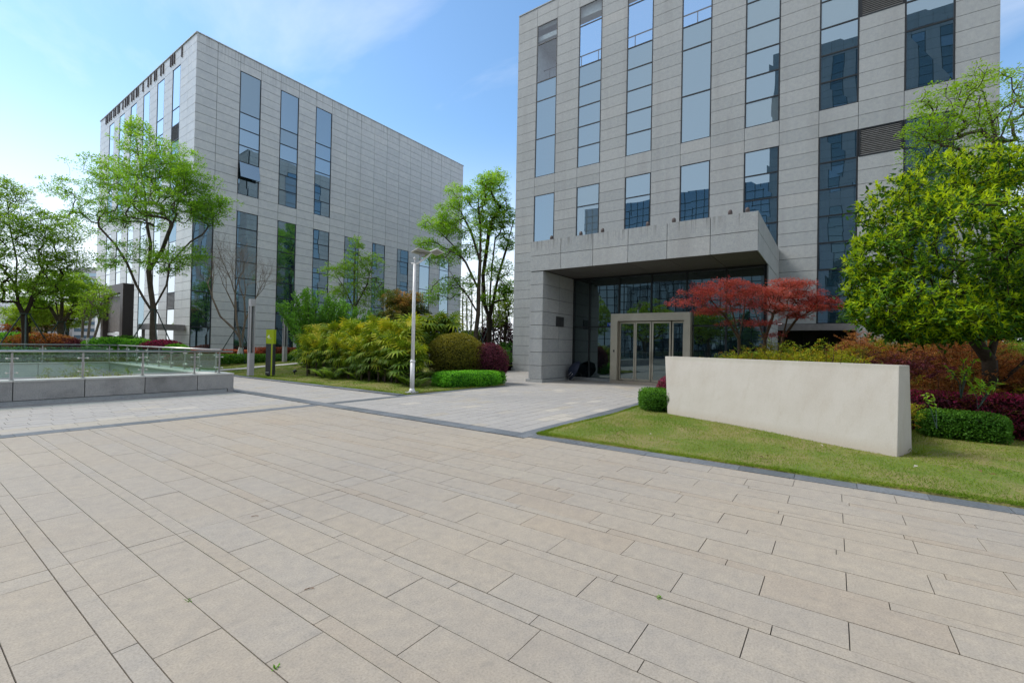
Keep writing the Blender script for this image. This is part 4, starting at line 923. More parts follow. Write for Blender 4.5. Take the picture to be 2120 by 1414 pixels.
mb.tube([e, e-ax*0.08-av*0.03, e-ax*0.09-av*0.08, e-ax*0.05-av*0.11], 0.014, 6); mb.build('shaft', M['black'], um)
mb = MB()
for j in range(0, seg, 2):
    o_ = V[1+(rings-1)*seg+j]; mb.tube([apex-ax*0.33, 0.5*(o_+apex)-ax*0.07], 0.004, 4); 
mb.build('rib', M['black'], um)
mb = MB()
for j in (9, 10, 11):
    for k in (2, 3):
        a_, b_ = V[1+k*seg+j], V[1+k*seg+(j+1) % seg]; nrm = ax*0.006
        for s0, s1 in ((0.15, 0.4), (0.5, 0.8)): p, q = a_+(b_-a_)*s0+nrm, a_+(b_-a_)*s1+nrm; mb.quad([p, q, q+ax*0.012+nrm, p+ax*0.012+nrm])
mb.build('print', M['white'], cn)

mb = MB(); mb.box(18.50, 19.22, 10.60, 10.628, 2.56, 3.03); o = mb.build('wall_plaque', M['plaque'], bevel=0.004); tag(o, 'brushed grey plaque on the inner face of the entrance pillar', 'plaque')
mb = MB(); mb.box(20.235, 20.252, 8.56, 8.82, 2.64, 2.80); bs = mb.build('window_sticker', M['blue_sign']); tag(bs, 'small blue sticker on the lobby glass left of the doors', 'sticker')
mb = MB()
for k in range(4): mb.box(20.230, 20.234, 8.78-0.055*k-0.04, 8.78-0.055*k, 2.735, 2.76)
for k in range(2): mb.box(20.230, 20.234, 8.70-0.06*k-0.05, 8.70-0.06*k, 2.675, 2.70)
mb.build('print', M['white'], bs)
q0 = np.array([6.75, 3.15]); dcv = thing('drain_cover', 'perforated slate drain cover in the dark kerb by the lawn', 'drain', (6.88, 3.5, 0))
mb = MB(); mb.box(6.755, 7.01, 3.15, 3.82, -0.02, 0.009); mb.build('slab', M['slate'], dcv)
mb = MB()
for i in range(7):
    for k in range(2):
        cx, cy2 = 6.82+0.12*k, 3.22+0.09*i; mb.prism([(cx+0.017*math.cos(2*PI*j/8), cy2+0.017*math.sin(2*PI*j/8)) for j in range(8)], 0.0092, 0.0102)
mb.build('hole', M['black'], dcv)
# small black spot light in the lawn, cable cover, slatted bin beside the block
q = np.array([11.35, 20.35]); zb = float(lawn_left_z(*q)); sp_ = thing('spot_light', 'tiny black garden spot light in the grass before the palms', 'lamp', (q[0], q[1], zb))
mb = MB(); mb.tube([(q[0], q[1], zb), (q[0], q[1], zb+0.12)], 0.02, 6); mb.build('stem', M['black'], sp_)
mb = MB(); mb.tube([(q[0]-0.05, q[1]+0.03, zb+0.12), (q[0]+0.07, q[1]-0.03, zb+0.20)], 0.065, 8); mb.build('head', M['black'], sp_)
bx, by = 24.9, 18.15
bn = thing('slatted_bin', 'dark red brown slatted box beside the entrance building', 'bin', (bx, by, 0))
mb = MB()
for k in range(7): mb.box(bx-0.5, bx-0.46, by-0.35+k*0.22, by-0.21+k*0.22, 0.05, 1.22)
for k in range(5): mb.box(bx-0.45+k*0.2, bx-0.3+k*0.2, by-0.36, by-0.33, 0.05, 1.22)
mb.build('slat', M['wood_dark'], bn); mb = MB(); mb.box(bx-0.55, bx+0.6, by-0.4, by+1.3, 1.22, 1.30); mb.build('lid', M['wood_brown'], bn)
mb = MB(); mb.box(bx-0.42, bx+0.5, by-0.28, by+1.15, 0.02, 1.2); mb.build('liner', M['black'], bn)

# brown portal and slab canopy at the end of the far block
pt = thing('entrance_portal', 'brown metal portal with a taupe slatted panel at the far end of the pale block', 'portal', (9.9, 40, 0))
px0, px1, py0, py1, pz = 9.75, 10.35, 39.2, 44.2, 5.35
mb = MB(); mb.box(px0, px1, py0, py0+0.55, 0, pz); mb.box(px0, px1, py1-0.55, py1, 0, pz); mb.box(px0, px1, py0+0.55, py1-0.55, pz-0.6, pz); mb.build('frame', M['wood_brown'], pt)
mb = MB()
for k in range(13): y0 = py0+0.56+k*0.298; mb.box(px0+0.3, px0+0.36, y0, y0+0.285, 2.05, pz-0.72)
mb.build('panel', M['taupe'], pt)
mb = MB(); mb.box(px0+0.27, px0+0.42, py0+0.9, py1-0.6, 1.82, 2.0); mb.build('rail', M['white_paint'], pt)
mb = MB(); mb.box(px0+0.04, px1-0.02, py0-0.03, py0, 0, pz-0.05); mb.build('side_panel', M['wood_dark'], pt)
mb = MB(); mb.box(px0-0.05, px0, py1-0.9, py1-0.62, 0.3, 1.25); mb.build('sign_strip', M['lime_green'], pt)
ec = thing('slab_canopy', 'flat grey slab canopy between the brown portal and the pale block', 'canopy', (11.5, 38, 0))
mb = MB(); mb.box(10.6, 12.5, 36.6, 39.1, 2.25, 2.62); mb.build('slab', M['beam'], ec); mb = MB(); mb.box(10.75, 10.9, 36.75, 36.9, 0, 2.25); mb.box(10.75, 10.9, 38.8, 38.95, 0, 2.25); mb.build('post', M['beam'], ec)

# distant arched hall and blocks seen low on the left, and the blocks behind the viewer that the windows mirror
def block(name, label, x0, x1, y0, y1, h, wallm, glassm, step, parent_loc, wide=0.5, z0=0.6, floor=1.2):
    t = thing(name, label, 'building', parent_loc)
    mb = MB(); mb.box(x0, x1, y0, y1, 0, h); mb.build('wall', wallm, t)
    mb = MB()
    y = y0+step*0.4
    while y < y1-step*0.6:
        z = z0
        while z < h-1.4:
            mb.quad([(x1+0.02, y, z), (x1+0.02, y+step*wide, z), (x1+0.02, y+step*wide, z+floor*0.93), (x1+0.02, y, z+floor*0.93)]); z += floor
        y += step
    mb.build('window', glassm, t)
    return t
opp = thing('mirrored_tower', 'grey slab clad tower across the plaza, seen only mirrored in the entrance building windows', 'building', (-30, -20, 0))
mb = MB(); fr_o = lambda u, z, d: (-30+d, u, z)
zo = [1.22*i for i in range(39)]; uo = [8.2-1.5*i for i in range(30)][::-1]
ho = []
for i in range(1, 28, 2): ho += [(uo[i], uo[i+1], 3.6, 22), (uo[i], uo[i+1], 24.4, 44)]
panels(mb, fr_o, uo, zo, ho, 0.03); mb.build('wall', M['granite'], opp)
mb = MB(); mb.box(-55, -30.05, -35.2, 8.1, 0, 46.3); mb.build('core', M['backing'], opp)
for i in range(1, 28, 2): window(fr_o, uo[i], uo[i+1], [3.66+1.22*k for k in range(16)], opp, 'glass_dark', 0.08); window(fr_o, uo[i], uo[i+1], [24.4+1.22*k for k in range(17)], opp, 'glass_dark', 0.08)
bt_ = thing('mirrored_block', 'blue curtain walled block beyond the court, seen only mirrored in the lower windows', 'building', (-46, 30, 0))
mb = MB(); mb.box(-70, -46, 8.4, 48, 0, 33.4); mb.build('wall', M['tower_blue'], bt_)
mb = MB()
for k in range(22): mb.box(-46, -45.9, 8.4, 48, 1.5*k, 1.5*k+0.10)
for k in range(27): mb.box(-46, -45.88, 8.4+1.5*k, 8.5+1.5*k, 0, 33.4)
mb.build('window_grid', M['frame'], bt_)
q = D(10, 700, 190.0)
hall = thing('arched_hall', 'pale arched hall far away at the left edge', 'building', (q[0], q[1], 0))
mb = MB(); c0 = D(-40, 690, 190.0); ex = np.array([RGT[0], RGT[1], 0]); ex /= np.linalg.norm(ex); ey = np.array([FWD[0], FWD[1], 0]); ey /= np.linalg.norm(ey); pts = []
for k in range(17):
    th = PI*k/16; p = np.array([c0[0], c0[1], 0])+ex*15.5*math.cos(th); pts.append((p, 16.0*math.sin(th)+1.0))
for (p, z), (p2, z2) in zip(pts[:-1], pts[1:]):
    mb.hexa([p, p2, p2+ey*40, p+ey*40], [p+[0, 0, z], p2+[0, 0, z2], p2+ey*40+[0, 0, z2], p+ey*40+[0, 0, z]])
mb.build('shell', M['concrete'], hall)
mb = MB()
for k in range(6): p = np.array([c0[0], c0[1], 0])+ex*(-10+3.6*k)-ey*0.1; mb.hexa([p, p+ex*3.2, p+ex*3.2+ey*0.05, p+ey*0.05], [p+[0, 0, 8.5], p+ex*3.2+[0, 0, 8.5], p+ex*3.2+ey*.05+[0, 0, 8.5], p+ey*.05+[0, 0, 8.5]])
mb.build('window', M['glass_far'], hall)
for px, dpt, w_, h_, lb in ((176, 210, 12, 34, 'slim pale tower far behind the trees at the left'), (70, 260, 30, 14, 'low pale block far behind the trees at the left edge')):
    q = D(px, 690, dpt); t = thing('distant_block', lb, 'building', (q[0], q[1], 0))
    mb = MB(); p = np.array([q[0], q[1], 0]); A = [p-ex*w_/2, p+ex*w_/2, p+ex*w_/2+ey*14, p-ex*w_/2+ey*14]; mb.hexa(A, [a_+[0, 0, h_] for a_ in A]); mb.build('wall', M['concrete'], t)
    mb = MB()
    for r_ in range(int(h_/3.2)):
        p2 = p-ex*w_*0.42-ey*0.1+[0, 0, 1.2+3.2*r_]; A = [p2, p2+ex*w_*0.84, p2+ex*w_*0.84+ey*0.05, p2+ey*0.05]; mb.hexa(A, [a_+[0, 0, 1.5] for a_ in A])
    mb.build('window', M['glass_far'], t)

# ------------------------------------------------------------------ vegetation
def shell_points(n, rad, lump=0.10, box=False, seed=1, inner=0.25, power=2.4):
    """points and outward normals spread near the surface of a lumpy ellipsoid or rounded box (centre at origin, rests on z = 0 level -rad z)"""
    d = rdir(n)
    if box:
        e = 5.0; s = (np.abs(d)**e).sum(1)**(1/e); b = d/s[:, None]
    else: b = d
    ln_ = 1 + lump*clump_noise(d*2.2, 1.6, seed)
    depth = 1 - inner*rng.random(n)**power
    p = b*np.asarray(rad)*(ln_*depth)[:, None]
    nrm = unit(b**(3 if box else 1)/np.asarray(rad)) if not box else unit(np.sign(b)*np.abs(b)**4/np.asarray(rad))
    return p, nrm, depth
def bush(name, label, cat, c, rad, n, Ls, mat, box=False, tint0=0.45, tgrad=0.25, group=None, lump=0.10, spread=0.75, rot=0.0, wr=0.5, zmin=0.02, seed=None, tnoise=0.16, core=M['soil'], tops=None):
    """clipped shrub: leafy shell over a twiggy inside"""
    seed = seed if seed is not None else int(rng.integers(1, 9999))
    c = np.asarray(c, float); t = thing(name, label, cat, (c[0], c[1], c[2]-rad[2]), group)
    p, nr, dp = shell_points(n, rad, lump, box, seed)
    k = p[:, 2] > -rad[2]+zmin; p, nr, dp = p[k], nr[k], dp[k]
    ca, sa = math.cos(rot), math.sin(rot); Rz = np.array([[ca, -sa, 0], [sa, ca, 0], [0, 0, 1]])
    p = p@Rz.T; nr = nr@Rz.T
    d = unit(nr*0.7+rdir(len(p), 0.25)*spread)
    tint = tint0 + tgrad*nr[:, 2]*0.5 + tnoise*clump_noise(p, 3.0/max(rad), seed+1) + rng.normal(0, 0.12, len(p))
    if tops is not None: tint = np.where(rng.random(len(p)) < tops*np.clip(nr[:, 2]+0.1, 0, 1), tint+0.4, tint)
    up = unit(nr+rdir(len(p))*0.7)
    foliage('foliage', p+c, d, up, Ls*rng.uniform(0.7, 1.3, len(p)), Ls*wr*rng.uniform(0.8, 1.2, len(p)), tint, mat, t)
    # twigs
    mb = MB(); b0 = c-np.array([0, 0, rad[2]])
    for k in range(9):
        e = p[rng.integers(len(p))]*0.82+c
        if e[2] < b0[2]+0.1: e[2] = b0[2]+0.3
        m_ = b0+(e-b0)*0.5+np.array([0, 0, 0.1*rad[2]]); mb.tube([b0+rng.normal(0, 0.05, 3)*[1, 1, 0]-[0, 0, 0.06], m_, e], [0.016, 0.011, 0.005], 4)
    mb.build('stem', M['bark_dark'], t)
    # inner mass of dense older leaves so that no light passes straight through
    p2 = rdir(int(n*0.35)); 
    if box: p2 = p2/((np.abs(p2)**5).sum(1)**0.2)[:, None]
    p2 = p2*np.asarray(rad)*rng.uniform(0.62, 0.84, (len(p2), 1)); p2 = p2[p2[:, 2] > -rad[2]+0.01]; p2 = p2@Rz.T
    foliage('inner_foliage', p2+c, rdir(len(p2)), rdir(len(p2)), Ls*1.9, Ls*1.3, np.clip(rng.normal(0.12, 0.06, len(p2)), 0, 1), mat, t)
    return t

def skeleton(trunk, targets, step, bias=0.55, upw=0.9, gnarl=0.12):
    """grow branches from the trunk polylines out to every target; returns node positions, parents, tips below"""
    P = []; par = []
    for poly in trunk:
        last = -1
        for k, q in enumerate(poly):
            q = np.asarray(q, float)
            if last < 0 and P:
                dd_ = [np.linalg.norm(np.asarray(a)-q) for a in P]; j = int(np.argmin(dd_))
                if dd_[j] < 0.6: last = j; 
                if dd_[j] < 0.03: continue
            if last >= 0:
                a = np.asarray(P[last]); m = max(1, int(np.linalg.norm(q-a)/step))
                for i in range(1, m+1): P.append(a+(q-a)*i/m); par.append(last if i == 1 else len(P)-2)
                last = len(P)-1
            else: P.append(q); par.append(-1); last = len(P)-1
    cap = len(P)+len(targets)*60; A = np.zeros((cap, 3)); A[:len(P)] = P; n = len(P); par = list(par); n_trunk = n
    tips = []
    base = np.asarray(trunk[0][-1]); order = np.argsort([np.linalg.norm(t-base) for t in targets])
    zlow = trunk[0][0][2]
    first_ok = max(1, len(trunk[0])//2)
    for oi in order:
        t = targets[oi]; dv = t-A[:n]; dist = np.linalg.norm(dv, axis=1)
        cost = dist + upw*np.clip(A[:n, 2]-t[2]+0.25*np.hypot(dv[:, 0], dv[:, 1]), 0, None)
        j = int(np.argmin(cost)); a = A[j].copy(); L_ = dist[j]; m = max(1, int(round(L_/step)))
        m = min(m, 55)
        # leave the parent in its own direction, then bend to the target
        pd = a-A[par[j]] if par[j] >= 0 else np.array([0, 0, 1.0]); pd = pd/(np.linalg.norm(pd)+1e-9)
        c1 = a+pd*L_*bias*0.6+np.array([0, 0, 0.10*L_]); off = rng.normal(0, gnarl*L_*0.3, 3)
        last = j
        for i in range(1, m+1):
            s = i/m; q = (1-s)**2*a+2*s*(1-s)*(c1+off)+s*s*t
            if n >= cap: break
            A[n] = q; par.append(last); last = n; n += 1
        tips.append(last)
    A = A[:n]; par = np.array(par); cnt = np.zeros(n); cnt[tips] = 1
    for i in range(n-1, -1, -1):
        if par[i] >= 0: cnt[par[i]] += cnt[i]
    return A, par, cnt, np.array(tips)
def branch_mesh(name, A, par, cnt, r0, mat, parent, ex=0.52, rmin=0.006, sides=5, flare=None):
    N_ = cnt.max(); r = np.maximum(r0*(np.maximum(cnt, 0.5)/N_)**ex, rmin)
    i = np.where(par >= 0)[0]; p = par[i]; a, b = A[p], A[i]; d = unit(b-a); b = b+d*0.01
    ra = np.minimum(r[p], r[i]*1.25); ra = np.where(cnt[p] > cnt[i]*1.8, r[i]*1.05, ra); rb = r[i]
    ref = np.where(np.abs(d[:, 2:3]) < 0.93, np.array([[0, 0, 1.0]]), np.array([[1.0, 0, 0]])); u = unit(np.cross(d, ref)); v = np.cross(d, u)
    V = []
    for k in range(sides):
        th = 2*PI*k/sides; o = math.cos(th)*u+math.sin(th)*v; V += [a+o*ra[:, None], b+o*rb[:, None]]
    V = np.stack(V, 1); m = len(i); base = (np.arange(m)*sides*2)[:, None]
    q = []
    for k in range(sides): k2 = (k+1) % sides; q.append(np.stack([2*k+0*base[:, 0], 2*k2+0*base[:, 0], 2*k2+1+0*base[:, 0], 2*k+1+0*base[:, 0]], 1)+base)
    return raw_mesh(name, V.reshape(-1, 3), np.concatenate(q), 0.5, mat, parent, smooth=True)
def blob_points(blobs, n, shell=0.0):
    """targets spread inside a union of ellipsoids, each (centre, radii, weight)"""
    wts = np.array([b[2] for b in blobs], float); wts /= wts.sum(); out = []
    for b, k in zip(blobs, rng.multinomial(n, wts)):
        d = rdir(k)*(rng.random((k, 1))**(1/3.0 if shell == 0 else 1/(3+shell*6))); out.append(np.asarray(b[0])+d*np.asarray(b[1]))
    return np.concatenate(out)
def sprays(tips, dirs, per, R_, thick, Ls, wr, flat=1.0, droop=0.2):
    """leaves in loose flat sprays about each twig end"""
    n = len(tips); c = np.repeat(tips, per, 0); dd_ = np.repeat(dirs, per, 0)
    ang = rng.uniform(0, 2*PI, n*per); rr = R_*np.sqrt(rng.random(n*per))*np.repeat(rng.uniform(0.6, 1.25, n), per)
    off = np.stack([np.cos(ang)*rr, np.sin(ang)*rr, rng.normal(0, thick, n*per)-droop*rr*rr/R_], 1)
    d = unit(off*[1, 1, 0.3]+dd_*R_*0.6+rdir(n*per)*R_*0.55); nr = unit(np.array([0, 0, 1.0])*flat+rdir(n*per)*0.75)
    return c+off, d, nr, Ls*rng.uniform(0.65, 1.3, n*per), Ls*wr*rng.uniform(0.8, 1.2, n*per)
def tip_dirs(A, par, tips):
    d = unit(A[tips]-A[np.maximum(par[par[tips]], 0)]); return d
def tree(name, label, base, trunk, blobs, ntips, r0, per, R_, Ls, leaf, bark, step=0.35, wr=0.5, thick=0.05, tint0=0.45, tn=0.2, group=None, flat=1.0, droop=0.2, extra=None, sides=6, gnarl=0.12, wash=None, cat='tree', ex=0.52, rmin=0.006, upt=0.06, shell=0.0, jit=0.0, leafy=1.0, bias=0.55, upw=0.9, twigs=0):
    t = thing(name, label, cat, base, group)
    T = blob_points(blobs, ntips, shell)
    A, par, cnt, tips = skeleton(trunk, T, step, gnarl=gnarl, bias=bias, upw=upw)
    branch_mesh('trunk', A, par, cnt, r0, M[bark], t, ex=ex, sides=sides, rmin=rmin)
    use = tips if leafy >= 1 else tips[rng.random(len(tips)) < leafy]
    if per and len(use):
        tp = A[use]; p, d, nr, l_, w_ = sprays(tp, tip_dirs(A, par, use), per, R_, thick, Ls, wr, flat, droop)
        if jit: p = p+rng.normal(0, jit, p.shape)
        zc = p[:, 2]; zr = (zc-zc.min())/(np.ptp(zc)+1e-6)
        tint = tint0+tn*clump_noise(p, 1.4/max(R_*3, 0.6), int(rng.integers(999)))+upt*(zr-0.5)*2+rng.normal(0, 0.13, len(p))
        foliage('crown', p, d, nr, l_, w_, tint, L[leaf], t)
    if twigs:
        e = np.repeat(A[tips], twigs, 0); dv = np.repeat(tip_dirs(A, par, tips), twigs, 0); m_ = len(e); l_ = rng.uniform(0.25, 0.75, m_)[:, None]
        dv = unit(dv*0.8+rdir(m_, 0.35)*0.55); s_ = unit(np.cross(dv, rdir(m_)))*0.006; e = e-dv*0.02
        v = np.stack([e-s_, e+s_, e+dv*l_*0.5+s_*0.7+[0, 0, 0.02], e+dv*l_+s_*0.1, e+dv*l_*0.5-s_*0.7+[0, 0, 0.02]], 1).reshape(-1, 3)
        raw_mesh('twigs', v, np.arange(5*m_).reshape(m_, 5), 0.5, M[bark], t)
    if wash:
        mb = MB(); b = np.asarray(trunk[0][0]); e = np.asarray(trunk[0][1]); dv = (e-b)/np.linalg.norm(e-b); mb.tube([b+dv*0.02, b+dv*wash*0.5, b+dv*wash], [r0*1.16, r0*1.08, r0*1.06], 9, cap=False); mb.build('limewash', M['limewash'], t)
    return t
def stakes(x, y, zb, zc, rad, label, n=3, ph=0.4):
    t = thing('tree_stake', label, 'tree support', (x, y, zb), 'dark green tripod stakes holding up trees')
    for k in range(n):
        a = ph+2*PI*k/n; mb = MB(); mb.tube([(x+rad*math.cos(a), y+rad*math.sin(a), zb-0.05), (x+0.12*math.cos(a), y+0.12*math.sin(a), zc)], 0.028, 6); mb.build('pole', M['stake'], t)
    mb = MB(); mb.tube([(x+0.17*math.cos(2*PI*k/10), y+0.17*math.sin(2*PI*k/10), zc-0.02) for k in range(11)], 0.022, 5, cap=False); mb.build('collar', M['stake'], t)
    return t
def PB(px, py, dep, rx, ry, w=1.0, rz=None):
    """crown mass: centre and half sizes measured in photo pixels at a chosen distance"""
    c = D(px, py, dep); sx_, sz_ = rx*dep/FPX, ry*dep/FPX
    return (c, (sx_, sx_, sz_), w)
def G0(px, dep, z=0.0):
    """ground point below a photo column at a chosen distance"""
    q = D(px, 707, dep); return np.array([q[0], q[1], z])

# --- trees on the left bank and before the far block
d = 24.4; b = G0(317, d, 0.45); bz = lambda px, py, dd_=d: D(px, py, dd_)
tree('tree', 'largest fresh green tree at left before the pale end wall', b,
     [[b, bz(316, 690), bz(318, 640), bz(312, 600), bz(308, 560)], [bz(308, 560), bz(312, 505), bz(305, 470), bz(300, 400), bz(288, 330), bz(280, 275)], [bz(317, 648), bz(300, 622), bz(282, 590), bz(263, 545), bz(240, 508), bz(205, 470)], [bz(308, 560), bz(335, 520), bz(350, 480, 23.6), bz(372, 430, 23.4)], [bz(318, 640), bz(345, 590, 24), bz(352, 545, 23.6), bz(395, 500, 23.2), bz(430, 480, 23)]],
     [PB(285, 265, d, 22, 20, .35), PB(310, 305, d, 60, 32, 1.1), PB(360, 335, 23.6, 55, 38, 1.2), PB(300, 370, d, 85, 42, 2.0), PB(400, 375, 23.4, 45, 30, 1.0), PB(235, 385, d+1, 55, 42, 1.0), PB(350, 420, 23.6, 85, 38, 1.8), PB(205, 345, d+1, 60, 18, .45), PB(150, 395, d+1, 60, 22, .5),
      PB(205, 450, d+.8, 55, 30, 1.0), PB(290, 445, 25.4, 60, 30, .9), PB(430, 435, 23.2, 42, 34, .9), PB(280, 520, d, 60, 26, .7), PB(390, 530, 23.2, 40, 22, .5), PB(345, 545, 23.8, 40, 25, .5), PB(240, 545, d+.6, 35, 18, .3), PB(465, 415, 23, 25, 14, .18)],
     1080, 0.15, 40, 0.32, 0.11, 'tree_green', 'bark', step=0.32, tint0=0.46, thick=0.07, wash=1.0, upt=0.05)
stakes(b[0], b[1], 0.45, 3.2, 1.5, 'dark green tripod stakes round the largest left tree')
d = 20.6; b = G0(52, d, 0.6)
tree('tree', 'forked tree at the left edge with a dark green crown against the sky', b,
     [[b, bz(52, 690, d), bz(50, 655, d)], [bz(50, 655, d), bz(38, 630, d), bz(33, 590, d), bz(35, 540, d), bz(20, 470, d), bz(15, 420, d)], [bz(50, 655, d), bz(63, 630, d), bz(70, 600, d), bz(85, 560, d), bz(100, 520, d)], [bz(33, 590, d), bz(10, 560, d), bz(-25, 530, d)]],
     [PB(15, 400, d, 40, 32, .8), PB(-30, 470, d, 60, 60, 1.0), PB(50, 470, d, 75, 42, 1.5), PB(105, 470, d, 65, 36, 1.1), PB(60, 545, d, 80, 42, 1.6), PB(130, 530, d, 48, 40, .9), PB(20, 600, d, 40, 30, .5), PB(100, 590, d, 55, 26, .7)],
     820, 0.12, 34, 0.28, 0.095, 'tree_dark', 'bark_dark', step=0.3, tint0=0.42, thick=0.06)
stakes(b[0], b[1], 0.6, 2.65, 1.25, 'dark green tripod stakes round the forked tree at the left edge')
d = 24.5; b = G0(127, d, 0.7)
tree('tree', 'low tree with stems fanning from one foot, right of the forked tree', b,
     [[b, bz(126, 690, d), bz(124, 672, d)], [bz(124, 672, d), bz(112, 650, d), bz(100, 630, d)], [bz(124, 672, d), bz(118, 640, d), bz(113, 610, d)], [bz(124, 672, d), bz(128, 640, d), bz(128, 600, d)], [bz(124, 672, d), bz(140, 655, d), bz(152, 635, d), bz(165, 615, d)]],
     [PB(110, 600, d, 60, 26, 1), PB(165, 600, d, 48, 30, 1), PB(185, 625, d, 24, 20, .4), PB(75, 625, d, 30, 18, .4), PB(140, 575, d, 40, 18, .5)], 360, 0.15, 42, 0.3, 0.11, 'tree_dark', 'bark', step=0.3, tint0=0.5)
stakes(b[0], b[1], 0.7, 2.45, 0.9, 'dark green tripod stakes round the low fan stemmed tree', ph=1.0)
for (px, dep, px2, hh, lb) in ((168, 22.6, 172, 640, 'left of three slim pale stemmed saplings behind the balustrade'), (180, 22.2, 186, 640, 'middle of three slim pale stemmed saplings behind the balustrade'), (193, 22.8, 205, 620, 'right of three slim pale stemmed saplings behind the balustrade')):
    b = G0(px, dep, 0.4)
    tree('sapling', lb, b, [[b, bz(px+2, 700, dep), bz(px2, 668, dep)], [bz(px2, 668, dep), bz(px2+4, 640, dep), bz(px2+8, 615, dep)], [bz(px2, 668, dep), bz(px2-6, 645, dep)]], [PB(px2+4, 640, dep, 16, 22, 1), PB(px2+8, 612, dep, 18, 14, .6)], 42, 0.055, 24, 0.2, 0.085, 'tree_dark', 'bark_pale', step=0.2, tint0=0.5, wash=1.2, ex=0.4, rmin=0.008, group='three pale stemmed saplings')
for (px, dep, py, r, n, leaf, lb) in ((95, 33, 665, 34, 240, 'photinia', 'reddish shrub mass under the fan stemmed tree'), (60, 31, 650, 42, 240, 'tree_yellow', 'yellow green small tree behind the forked tree'), (140, 34, 655, 36, 220, 'tree_yellow', 'yellow green small tree behind the fan stemmed tree'), (30, 34, 690, 30, 140, 'rust', 'russet shrub behind the forked tree at the left edge')):
    b = G0(px, dep, 0.9)
    tree('small_tree', lb, b, [[b, bz(px, py+18, dep), bz(px+3, py, dep)], [bz(px, py+18, dep), bz(px-10, py-5, dep)]], [PB(px, py, dep, r, 26, 1), PB(px+10, py-14, dep, r*.7, 16, .5)], n, 0.09, 36, 0.32, 0.13, leaf, 'bark_dark', step=0.4, tint0=0.5)
# bare spring tree with dry twigs
d = 28.2; b = G0(494, d, 0.25)
bt = thing('bare_tree', 'leafless tree with thin brown twigs before the far block', 'tree', b); BM = MB(); FT = MB()
def fork(p, dv, ln_, r, lev):
    e = p+dv*ln_; m_ = p+dv*ln_*0.5+rng.normal(0, 0.035*ln_, 3); r1 = r*0.72
    (BM if r > 0.012 else FT).tube([p, m_, e], [r, (r+r1)/2, r1], 5 if r > 0.02 else 3, cap=False)
    if lev == 0: return
    for k in range(3 if rng.random() < 0.45 or lev > 4 else 2):
        nd = unit(dv+rng.normal(0, 0.36, 3)+np.array([0, 0, 0.16])); fork(e if k < 2 else m_, nd, ln_*rng.uniform(0.66, 0.92), r1*(0.92 if k == 0 else 0.68), lev-1)
for poly, r0_ in (([b, bz(500, 716, d), bz(497, 700, d)], 0.13), ([bz(497, 700, d), bz(483, 680, d), bz(456, 655, d), bz(440, 618, d)], 0.075), ([bz(497, 700, d), bz(489, 660, d), bz(487, 610, d)], 0.075), ([bz(500, 712, d), bz(508, 660, d), bz(506, 622, d)], 0.07), ([bz(506, 668, d), bz(525, 625, d)], 0.05), ([bz(487, 640, d), bz(468, 600, d)], 0.045)):
    BM.tube(poly, list(np.linspace(r0_, r0_*0.66, len(poly))), 7); dv = unit(np.asarray(poly[-1])-np.asarray(poly[-2]))
    if r0_ < 0.1:
        for k in range(2): fork(np.asarray(poly[-1]), unit(dv+rng.normal(0, 0.22, 3)+[0, 0, 0.25]), 0.95 if r0_ > 0.06 else 0.8, r0_*0.5, 6)
BM.build('trunk', M['bark_pale'], bt); FT.build('twigs', M['bark_pale'], bt)
mb = MB(); mb.tube([b, b+(bz(500, 716, d)-b)*0.9], [0.145, 0.14], 9, cap=False); mb.build('limewash', M['limewash'], bt)
stakes(b[0], b[1], 0.2, 2.5, 1.3, 'dark green tripod stakes round the leafless tree')
# small upright spring tree, willowy thicket, bronze evergreen
d = 29.0; b = G0(733, d, 0.3)
tree('spring_tree', 'narrow yellow green young tree rising above the thicket before the far block', b,
     [[b, bz(733, 700, d), bz(733, 640, d), bz(734, 560, d), bz(737, 495, d)], [bz(733, 640, d), bz(715, 600, d), bz(690, 560, d)], [bz(733, 640, d), bz(760, 590, d), bz(772, 540, d)]],
     [PB(737, 510, d, 14, 24, .5), PB(735, 550, d, 32, 28, 1.0), PB(695, 558, d, 30, 20, .5), PB(770, 545, d, 26, 26, .55), PB(725, 590, d, 45, 28, 1.0), PB(765, 600, d, 34, 30, .8), PB(700, 610, d, 34, 22, .5), PB(745, 640, d, 50, 22, .7), PB(800, 610, d, 20, 14, .2)],
     420, 0.10, 26, 0.24, 0.095, 'ginkgo', 'bark', step=0.3, tint0=0.45, wr=0.6)
